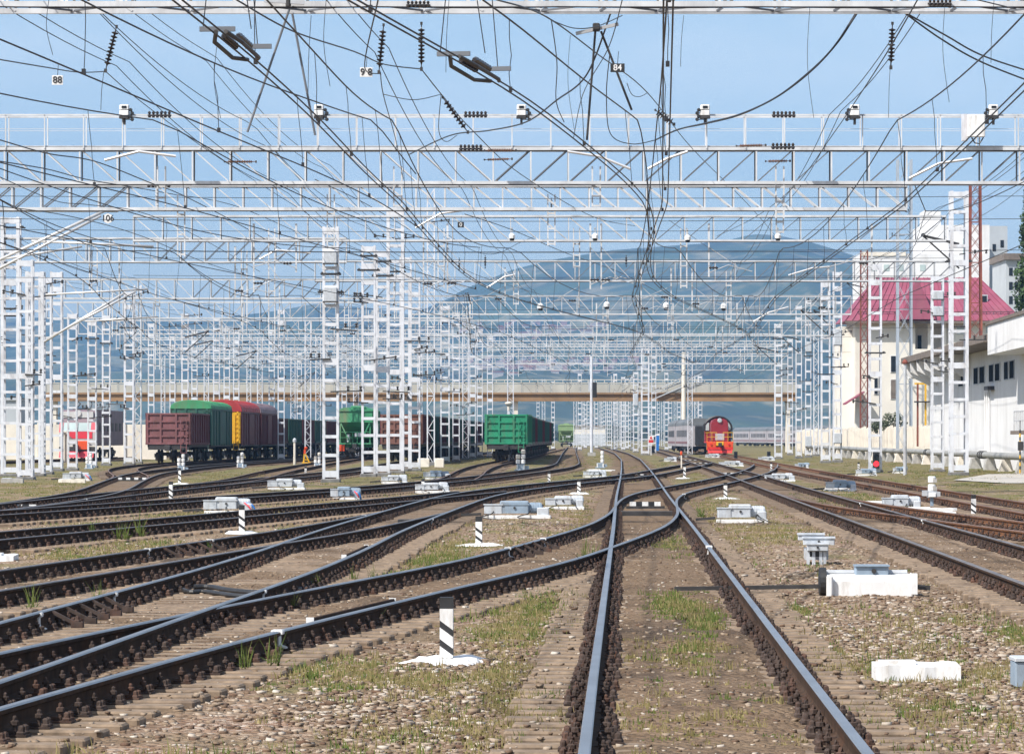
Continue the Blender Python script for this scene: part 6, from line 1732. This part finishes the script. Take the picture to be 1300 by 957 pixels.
# ---------------------------------------------------------------- loose ballast stones and weeds near the camera
def stone_proto(r):
    v=np.array([(x,y,z) for z in (-1,1) for y in (-1,1) for x in (-1,1)],float)*.72
    v+=r.uniform(-.42,.42,(8,3)); v[:,0]*=r.uniform(.9,1.25)
    q=[(0,2,3,1),(4,5,7,6),(0,1,5,4),(1,3,7,5),(3,2,6,7),(2,0,4,6)]; f=[]
    for i,(a,b,c,d) in enumerate(q): f+= [(a,b,c),(a,c,d)] if i%2 else [(a,b,d),(b,c,d)]
    return v,np.array(f)
def stone_mat():
    m=bpy.data.materials.new('mixed_ballast_stone'); m.use_nodes=True; nt=m.node_tree; b=nt.nodes['Principled BSDF']; b.inputs['Roughness'].default_value=.9; b.inputs['Specular IOR Level'].default_value=.2
    g=_n(nt,'ShaderNodeNewGeometry'); r=_n(nt,'ShaderNodeValToRGB'); cr=r.color_ramp
    cr.elements[0].color=(.15,.09,.062,1); cr.elements[1].color=(.62,.56,.49,1); cr.elements[1].position=1
    for p,c in ((.3,(.225,.158,.108,1)),(.55,(.325,.245,.178,1)),(.8,(.45,.365,.285,1))):
        e=cr.elements.new(p); e.color=c
    nt.links.new(g.outputs['Random Per Island'],r.inputs[0])
    n=_n(nt,'ShaderNodeTexNoise'); n.inputs['Scale'].default_value=40
    nt.links.new(g.outputs['Position'],n.inputs['Vector'])
    x=_n(nt,'ShaderNodeMix',data_type='RGBA',blend_type='MULTIPLY'); x.inputs[0].default_value=.5
    nt.links.new(r.outputs[0],x.inputs[6]); nt.links.new(n.outputs[0],x.inputs[7]); nt.links.new(x.outputs[2],b.inputs['Base Color'])
    return m
def smooth01(a,b,x): 
    t=np.clip((x-a)/(b-a),0,1); return t*t*(3-2*t)
GRAVEL_SPOTS=[(1080,820,160,60,1.0),(1180,800,130,70,1.0),(1000,740,90,45,.9),(960,700,60,25,.8),(520,840,70,30,.9),(610,835,60,30,.9),(640,672,70,14,1.0),(690,665,50,10,.8),(330,735,45,12,.7),(1240,640,60,12,.7),(60,700,60,10,.7),(150,690,70,9,.8),(700,625,60,6,.8),(840,840,30,30,.45),(860,800,40,30,.4),(1250,870,100,40,1.0),(930,880,120,40,.8),(480,900,160,50,.8),(830,920,90,30,.5)]
rg=np.random.default_rng(21); protos=[stone_proto(rg) for _ in range(8)]
allv=[];allf=[];base=0
cnt=0
for px,py,rx,ry,dn in GRAVEL_SPOTS:
    n=int(dn*rx*ry*.24) if py>660 else int(dn*rx*ry*.6)
    for _ in range(n):
        a,b=rg.standard_normal(2)*.55
        if abs(a)>1.4 or abs(b)>1.4: continue
        qx,qy=px+a*rx,py+b*ry
        if qy<590: continue
        x,y=G(qx,qy)
        if tdist(x,y)<1.25 and rg.random()>.10: continue
        if tdist(x,y)<.95: continue
        v,f=protos[rg.integers(8)]
        s=.010+.022*rg.random()**1.7+.012*(rg.random()<.04); t=rg.uniform(0,6.28); c,sn=math.cos(t),math.sin(t)
        w=v*np.array([s*rg.uniform(1,1.6),s,s*.55]); w=np.stack([w[:,0]*c-w[:,1]*sn+x,w[:,0]*sn+w[:,1]*c+y,w[:,2]+gz(x,y)+s*.25],1)
        allv.append(w); allf.append(f+base); base+=8; cnt+=1
def pebbles(n,ymax,pw,dlo,dhi,s0,s1):
    global base
    for _ in range(n):
        y=18.5+(rg.random()**pw)*ymax; x=rg.uniform(-.155,.155)*y; d=tdist(x,y)
        if d<dlo or d>dhi or .69<d<.93: continue
        v,f=protos[rg.integers(8)]; s=s0+(s1-s0)*rg.random()**2.2; t=rg.uniform(0,6.28); c,sn=math.cos(t),math.sin(t)
        w=v*np.array([s*rg.uniform(1,1.5),s,s*.65]); w=np.stack([w[:,0]*c-w[:,1]*sn+x,w[:,0]*sn+w[:,1]*c+y,w[:,2]+max(gz(x,y),-.012 if .93<=d<1.38 else -9)+s*.15],1)
        allv.append(w); allf.append(f+base); base+=8
pebbles(13000,60,1.4,0,.69,.007,.026)
pebbles(9000,60,1.4,.93,1.5,.007,.030)
pebbles(26000,85,1.5,1.4,99,.007,.030)
me=bpy.data.meshes.new('gravel'); av=np.concatenate(allv).astype('f4'); af=np.concatenate(allf).astype('i4')
me.vertices.add(len(av)); me.vertices.foreach_set('co',av.ravel()); me.loops.add(af.size); me.loops.foreach_set('vertex_index',af.ravel())
me.polygons.add(len(af)); me.polygons.foreach_set('loop_start',np.arange(0,af.size,3,dtype='i4')); me.polygons.foreach_set('loop_total',np.full(len(af),3,'i4')); me.update(calc_edges=True); me.validate()
me.materials.append(stone_mat())
o=bpy.data.objects.new('gravel',me); COL.objects.link(o); tag(o,'loose red and cream ballast stones between the tracks','gravel',None,'stuff')
# grass
def grass_mat(name,c0,c1,c2):
    m=bpy.data.materials.new(name); m.use_nodes=True; nt=m.node_tree; b=nt.nodes['Principled BSDF']; b.inputs['Roughness'].default_value=.8; b.inputs['Specular IOR Level'].default_value=.2
    g=_n(nt,'ShaderNodeNewGeometry'); r=_n(nt,'ShaderNodeValToRGB'); cr=r.color_ramp
    cr.elements[0].color=(*c0,1); cr.elements[1].color=(*c2,1); e=cr.elements.new(.5); e.color=(*c1,1)
    nt.links.new(g.outputs['Random Per Island'],r.inputs[0]); nt.links.new(r.outputs[0],b.inputs['Base Color'])
    return m
GR=grass_mat('fresh_grass_blade',(.055,.085,.018),(.095,.135,.03),(.16,.17,.05)); DR=grass_mat('dry_grass_blade',(.13,.12,.04),(.21,.175,.075),(.30,.24,.12))
class Grass:
    def __init__(s): s.v=[]; s.f=[]
    def tuft(s,x,y,z,n,h,sp,r):
        for _ in range(n):
            a=r.random()*6.283; q=sp*math.sqrt(r.random()); bx,by=x+q*math.cos(a),y+q*math.sin(a)
            hh=h*(.45+.75*r.random()); l=hh*.55*r.random(); t=r.random()*6.283; w=(.0016+.0022*r.random())*(1+y/70)
            if r.random()<.38: hh*=.35; l=hh*r.uniform(.8,1.8); w*=2.2
            dx,dy=l*math.cos(t),l*math.sin(t); b=len(s.v)
            s.v+=[(bx-w,by,z-.02),(bx+w,by,z-.02),(bx+dx*.45+w*.7,by+dy*.45,z+hh*.6),(bx+dx*.45-w*.7,by+dy*.45,z+hh*.6),(bx+dx,by+dy,z+hh)]
            s.f+=[(b,b+1,b+2,b+3),(b+3,b+2,b+4)]
    def build(s,name,m,lb):
        me=bpy.data.meshes.new(name); me.from_pydata(s.v,[],s.f); me.materials.append(m)
        o=bpy.data.objects.new(name,me); COL.objects.link(o); return tag(o,lb,'grass',None,'stuff')
r=random.Random(8); ga=Grass(); gd=Grass()
GSPOT=[(655,795,55,28,150,.5),(690,765,45,20,120,.4),(640,855,30,20,60,.6),(430,850,60,20,110,.5),(540,860,60,14,60,.7),(855,768,26,13,90,.15),(893,790,20,12,55,.2),(880,825,20,14,40,.3),(850,690,24,6,40,.2),(850,840,60,26,25,.7),
 (560,705,40,10,120,.35),(500,725,40,10,50,.4),(580,690,30,8,60,.4),(910,645,40,12,140,.5),(960,670,50,14,120,.7),(1000,680,40,10,60,.7),(905,690,60,20,80,.8),(1120,850,60,18,50,.6),(1010,770,14,5,30,.1),(1290,800,20,10,50,.2),(1050,830,60,25,50,.7),(1260,850,40,20,40,.7),
 (180,690,50,8,90,.4),(100,700,60,8,70,.5),(130,590,60,6,60,.7),(60,625,60,10,150,.5),(30,615,40,8,80,.5),(230,650,50,6,80,.5),(330,655,60,5,60,.5),(380,645,40,5,60,.5),(290,605,60,5,90,.7),(520,603,40,4,90,.5),(600,582,30,4,60,.6),(690,578,25,6,110,.6),(735,590,25,8,110,.6),(830,593,25,6,80,.6),(790,610,30,6,40,.6),(1060,635,60,8,130,.4),(1100,630,50,6,80,.3),(1200,600,50,5,140,.4),(1240,615,30,4,50,.3),(1130,590,60,4,100,.6),(1030,585,60,4,100,.7),(900,606,40,5,60,.7),(700,640,40,8,60,.6),(740,655,30,8,60,.8),(1180,790,90,50,60,.8),(720,905,60,30,60,.6),(860,920,70,30,25,.6),(1100,900,150,40,80,.7),(560,915,140,35,90,.6),
 (1262,600,40,3,60,.4),(950,586,60,3,90,.7),(770,580,30,3,60,.7)]
for px,py,rx,ry,n,dry in GSPOT:
    for _ in range(int(n*1.35)):
        qx=px+r.gauss(0,.62)*rx; qy=py+r.gauss(0,.62)*ry
        if qy<572: continue
        x,y=G(qx,qy); d=tdist(x,y)
        if .55<d<.98 and r.random()<.9: continue
        g=gd if r.random()<min(.9,dry+.2) else ga; k=1+ y/150
        g.tuft(x,y,gz(x,y) if y<320 else -.05,int(20 if y<60 else 10),(.02+.075*r.random()**1.7)*(1.0 if y<60 else 1.2),.11*k*r.uniform(.5,1.5),r)
# scattered weeds everywhere between tracks
for _ in range(5200):
    y=20+(r.random()**1.3)*200; x=r.uniform(-.16,.16)*y; d=tdist(x,y)
    nz=vnoise(np.array([x]),np.array([y]),.33,9)[0]
    if nz<.48 or d<1.2: continue
    (gd if r.random()<.65 else ga).tuft(x,y,gz(x,y),10,r.uniform(.04,.12),.10*(1+y/120),r)
# tall single weeds growing by the rails
for px,py,h in ((179,680,.62),(150,683,.40),(160,684,.45),(118,683,.35),(127,769,.4),(42,770,.35),(368,772,.2),(545,720,.3),(580,720,.35),(593,718,.32),(480,790,.2),(740,712,.38),(752,712,.34),(448,735,.22),(474,742,.30),(890,655,.35),(265,700,.2),(400,745,.2),(310,845,.28),(345,840,.24)):
    x,y=G(px,py)
    for _ in range(4): ga.tuft(x+r.uniform(-.04,.04),y,gz(x,y),9,h*r.uniform(.7,1.2),.035,r)
ga.build('grass',GR,'fresh green grass tufts and weeds between the rails'); gd.build('grass',DR,'dry straw coloured grass between the rails')
# ---------------------------------------------------------------- wooded mountain and the far town
def ridge(name,pts,Y0,Y1,seed,label,m):
    xs=np.array([p[0] for p in pts],float); rw=np.array([p[1] for p in pts],float)
    nu,nv=190,110; v=[];f=[]
    for j in range(nv):
        t=j/(nv-1); Y=Y0+(Y1-Y0)*t
        for i in range(nu):
            px=xs[0]+(xs[-1]-xs[0])*i/(nu-1); row=np.interp(px,xs,rw); X=XP(px,Y1)*(.55+.45*t) if False else XP(px,Y)
            hz_=(HY-row)*Y1/F
            k=t**1.15
            n1=vnoise(np.array([X*1.0]),np.array([Y]),1/900,seed)[0]-.5; n2=vnoise(np.array([X]),np.array([Y]),1/320,seed+1)[0]-.5; n3=vnoise(np.array([X]),np.array([Y]),1/90,seed+2)[0]-.5
            z=hz_*k+(n1*210+n2*190+n3*80)*min(1,t*1.8)*(1-t*.80)*(hz_/420)+n3*8
            v.append((X,Y,z-2))
    for j in range(nv-1):
        for i in range(nu-1):
            a=j*nu+i; f.append((a,a+1,a+nu+1,a+nu))
    # back slope
    b=len(v)
    for i in range(nu): 
        x,y,z=v[(nv-1)*nu+i]; v.append((x,y+1500,-2))
    for i in range(nu-1): a=(nv-1)*nu+i; f.append((a,a+1,b+i+1,b+i))
    me=bpy.data.meshes.new(name); me.from_pydata(v,[],f); me.polygons.foreach_set('use_smooth',[True]*len(f)); me.materials.append(m)
    o=bpy.data.objects.new(name,me); COL.objects.link(o); o['kind']='structure'; o['label']=label; return o
forest=mat('mountain_forest',(.030,.048,.020),.95,var=.6,scale=.008,dirt=(.26,.22,.13),dirt_amt=1.0,dscale=.011)
MTN=ridge('mountain',[(380,470),(470,420),(540,388),(600,356),(650,336),(700,322),(760,312),(830,304),(900,298),(950,291),(985,289),(1025,292),(1065,302),(1110,316),(1180,335),(1300,370),(1420,400)],3300,6400,31,'wooded mountain in blue haze',forest)
ridge('hills',[(-160,430),(-60,408),(40,400),(120,394),(200,396),(260,402),(330,396),(400,388),(450,394),(520,404),(600,425),(700,450)],3600,6900,47,'low far hills in blue haze',forest)
town=MB(); rg2=random.Random(12)
tw=[mat('town_wall_pale',(.42,.39,.36),.9,var=.2,scale=.02),mat('town_wall_pink',(.34,.22,.20),.9,var=.2,scale=.02),mat('town_roof',(.30,.13,.09),.9,var=.3,scale=.02)]
from mathutils.bvhtree import BVHTree
TV=[tuple(v.co) for v in MTN.data.vertices]+[]; TB=BVHTree.FromPolygons(TV,[tuple(p.vertices) for p in MTN.data.polygons])
for i in range(130):
    px=rg2.gauss(675,60) if i<120 else rg2.uniform(420,960); row=rg2.choice((rg2.gauss(420,5),rg2.gauss(464,4))) if i<120 else rg2.uniform(462,480)
    d=Vector(((px-650)/F,1,(HY-row)/F)).normalized(); h_=TB.ray_cast(Vector((0,0,CZ)),d)
    if h_[0] is None: continue
    X,Y,Z=h_[0]; w=rg2.uniform(5,13); h=rg2.uniform(2,6); d=rg2.uniform(10,16); k=rg2.choice((0,0,0,1))
    town.b2(X-w/2,X+w/2,Y,Y+d,Z-9,Z+h,k); town.b2(X-w/2-.5,X+w/2+.5,Y-.5,Y+d+.5,Z+h,Z+h+1.4,2 if rg2.random()<.6 else k)
o=town.build('distant_town',tw); tag(o,'pale houses of the distant town at the mountain foot','town',None,'stuff')
# slope the town stands on and a belt of far trees
belt=MB(); rg3=random.Random(14); bl_=mat('far_tree_belt',(.045,.06,.028),.95,var=.4,scale=.05)
for i in range(420):
    Y=rg3.uniform(2000,3200); px=rg3.uniform(-80,1150); X=XP(px,Y); h=rg3.uniform(4,8)
    for k in range(5):
        c=(X+rg3.uniform(-6,6),Y,h*.5+rg3.uniform(-.2,.35)*h); q=h*rg3.uniform(.25,.45)
        v,ff=protos[k%8]; belt.add([(c[0]+a*q*1.3,c[1]+b*q,c[2]+e*q) for a,b,e in v.tolist()],[tuple(t) for t in ff.tolist()])
o=belt.build('far_trees',bl_); tag(o,'dark belt of far trees under the bridge','trees',None,'stuff')
# ---------------------------------------------------------------- air
def haze(dens,col):
    mb=MB(); mb.b2(-7500,7500,-150,9000,-4,720); m=bpy.data.materials.new('pale_blue_air'); m.use_nodes=True; nt=m.node_tree; nt.nodes.clear()
    out=_n(nt,'ShaderNodeOutputMaterial'); v=_n(nt,'ShaderNodeVolumePrincipled'); v.inputs['Color'].default_value=(*col,1); v.inputs['Density'].default_value=dens; v.inputs['Anisotropy'].default_value=0.0
    nt.links.new(v.outputs[0],out.inputs['Volume'])
    o=mb.build('haze',m); o['kind']='stuff'; o['label']='thin blue haze over the yard and hills'; return o
HAZE=haze(0.000105,(.24,.52,.96))
# ---------------------------------------------------------------- daylight
SUN_EL,SUN_AZ=R(48),R(-50)    # azimuth measured from straight behind the camera, towards its left
w=bpy.data.worlds.new('World'); SC.world=w; w.use_nodes=True; nt=w.node_tree; nt.nodes.clear()
out=_n(nt,'ShaderNodeOutputWorld'); bg=_n(nt,'ShaderNodeBackground'); sky=_n(nt,'ShaderNodeTexSky',sky_type='NISHITA')
# direction towards the sun
sd=Vector((math.sin(SUN_AZ)*math.cos(SUN_EL),-math.cos(SUN_AZ)*math.cos(SUN_EL),math.sin(SUN_EL)))
sky.sun_disc=False; sky.sun_elevation=SUN_EL; sky.sun_rotation=math.atan2(sd.x,sd.y); sky.altitude=50; sky.air_density=1.0; sky.dust_density=1.5; sky.ozone_density=1.5
bg.inputs['Strength'].default_value=0.114
tc=_n(nt,'ShaderNodeTexCoord'); mp=_n(nt,'ShaderNodeMapping'); mp.inputs['Scale'].default_value=(3,3,11); nt.links.new(tc.outputs['Generated'],mp.inputs[0])
cn=_n(nt,'ShaderNodeTexNoise'); cn.inputs['Scale'].default_value=2.6; cn.inputs['Detail'].default_value=7; cn.inputs['Roughness'].default_value=.55; nt.links.new(mp.outputs[0],cn.inputs['Vector'])
cr_=_n(nt,'ShaderNodeValToRGB'); cr_.color_ramp.elements[0].position=.42; cr_.color_ramp.elements[1].position=.75; cr_.color_ramp.elements[0].color=(.16,.16,.16,1); cr_.color_ramp.elements[1].color=(.55,.55,.55,1); nt.links.new(cn.outputs[0],cr_.inputs[0])
cm=_n(nt,'ShaderNodeMix',data_type='RGBA'); nt.links.new(cr_.outputs[0],cm.inputs[0]); nt.links.new(sky.outputs[0],cm.inputs[6]); cm.inputs[7].default_value=(6.0,6.4,6.6,1)
nt.links.new(cm.outputs[2],bg.inputs[0]); nt.links.new(bg.outputs[0],out.inputs[0])
l=bpy.data.lights.new('sun','SUN'); l.energy=4.6; l.angle=R(.53); l.color=(1.0,.95,.87)
so=bpy.data.objects.new('sun',l); COL.objects.link(so); so.rotation_mode='QUATERNION'; so.rotation_quaternion=sd.to_track_quat('Z','Y'); so.location=(-60,-60,90)
# ---------------------------------------------------------------- camera
cam=bpy.data.cameras.new('camera'); co=bpy.data.objects.new('camera',cam); COL.objects.link(co)
co.location=(0,0,CZ); co.rotation_euler=(R(90),0,0); cam.sensor_width=36; cam.lens=F/1300*36; cam.shift_x=0; cam.shift_y=(HY-478.5)/1300
cam.clip_start=.5; cam.clip_end=30000; SC.camera=co
vs=SC.view_settings; vs.view_transform='Standard'; vs.look='None'; vs.exposure=0.6; vs.gamma=1; vs.use_curve_mapping=False
SC.cycles.volume_bounces=0; SC.cycles.max_bounces=6
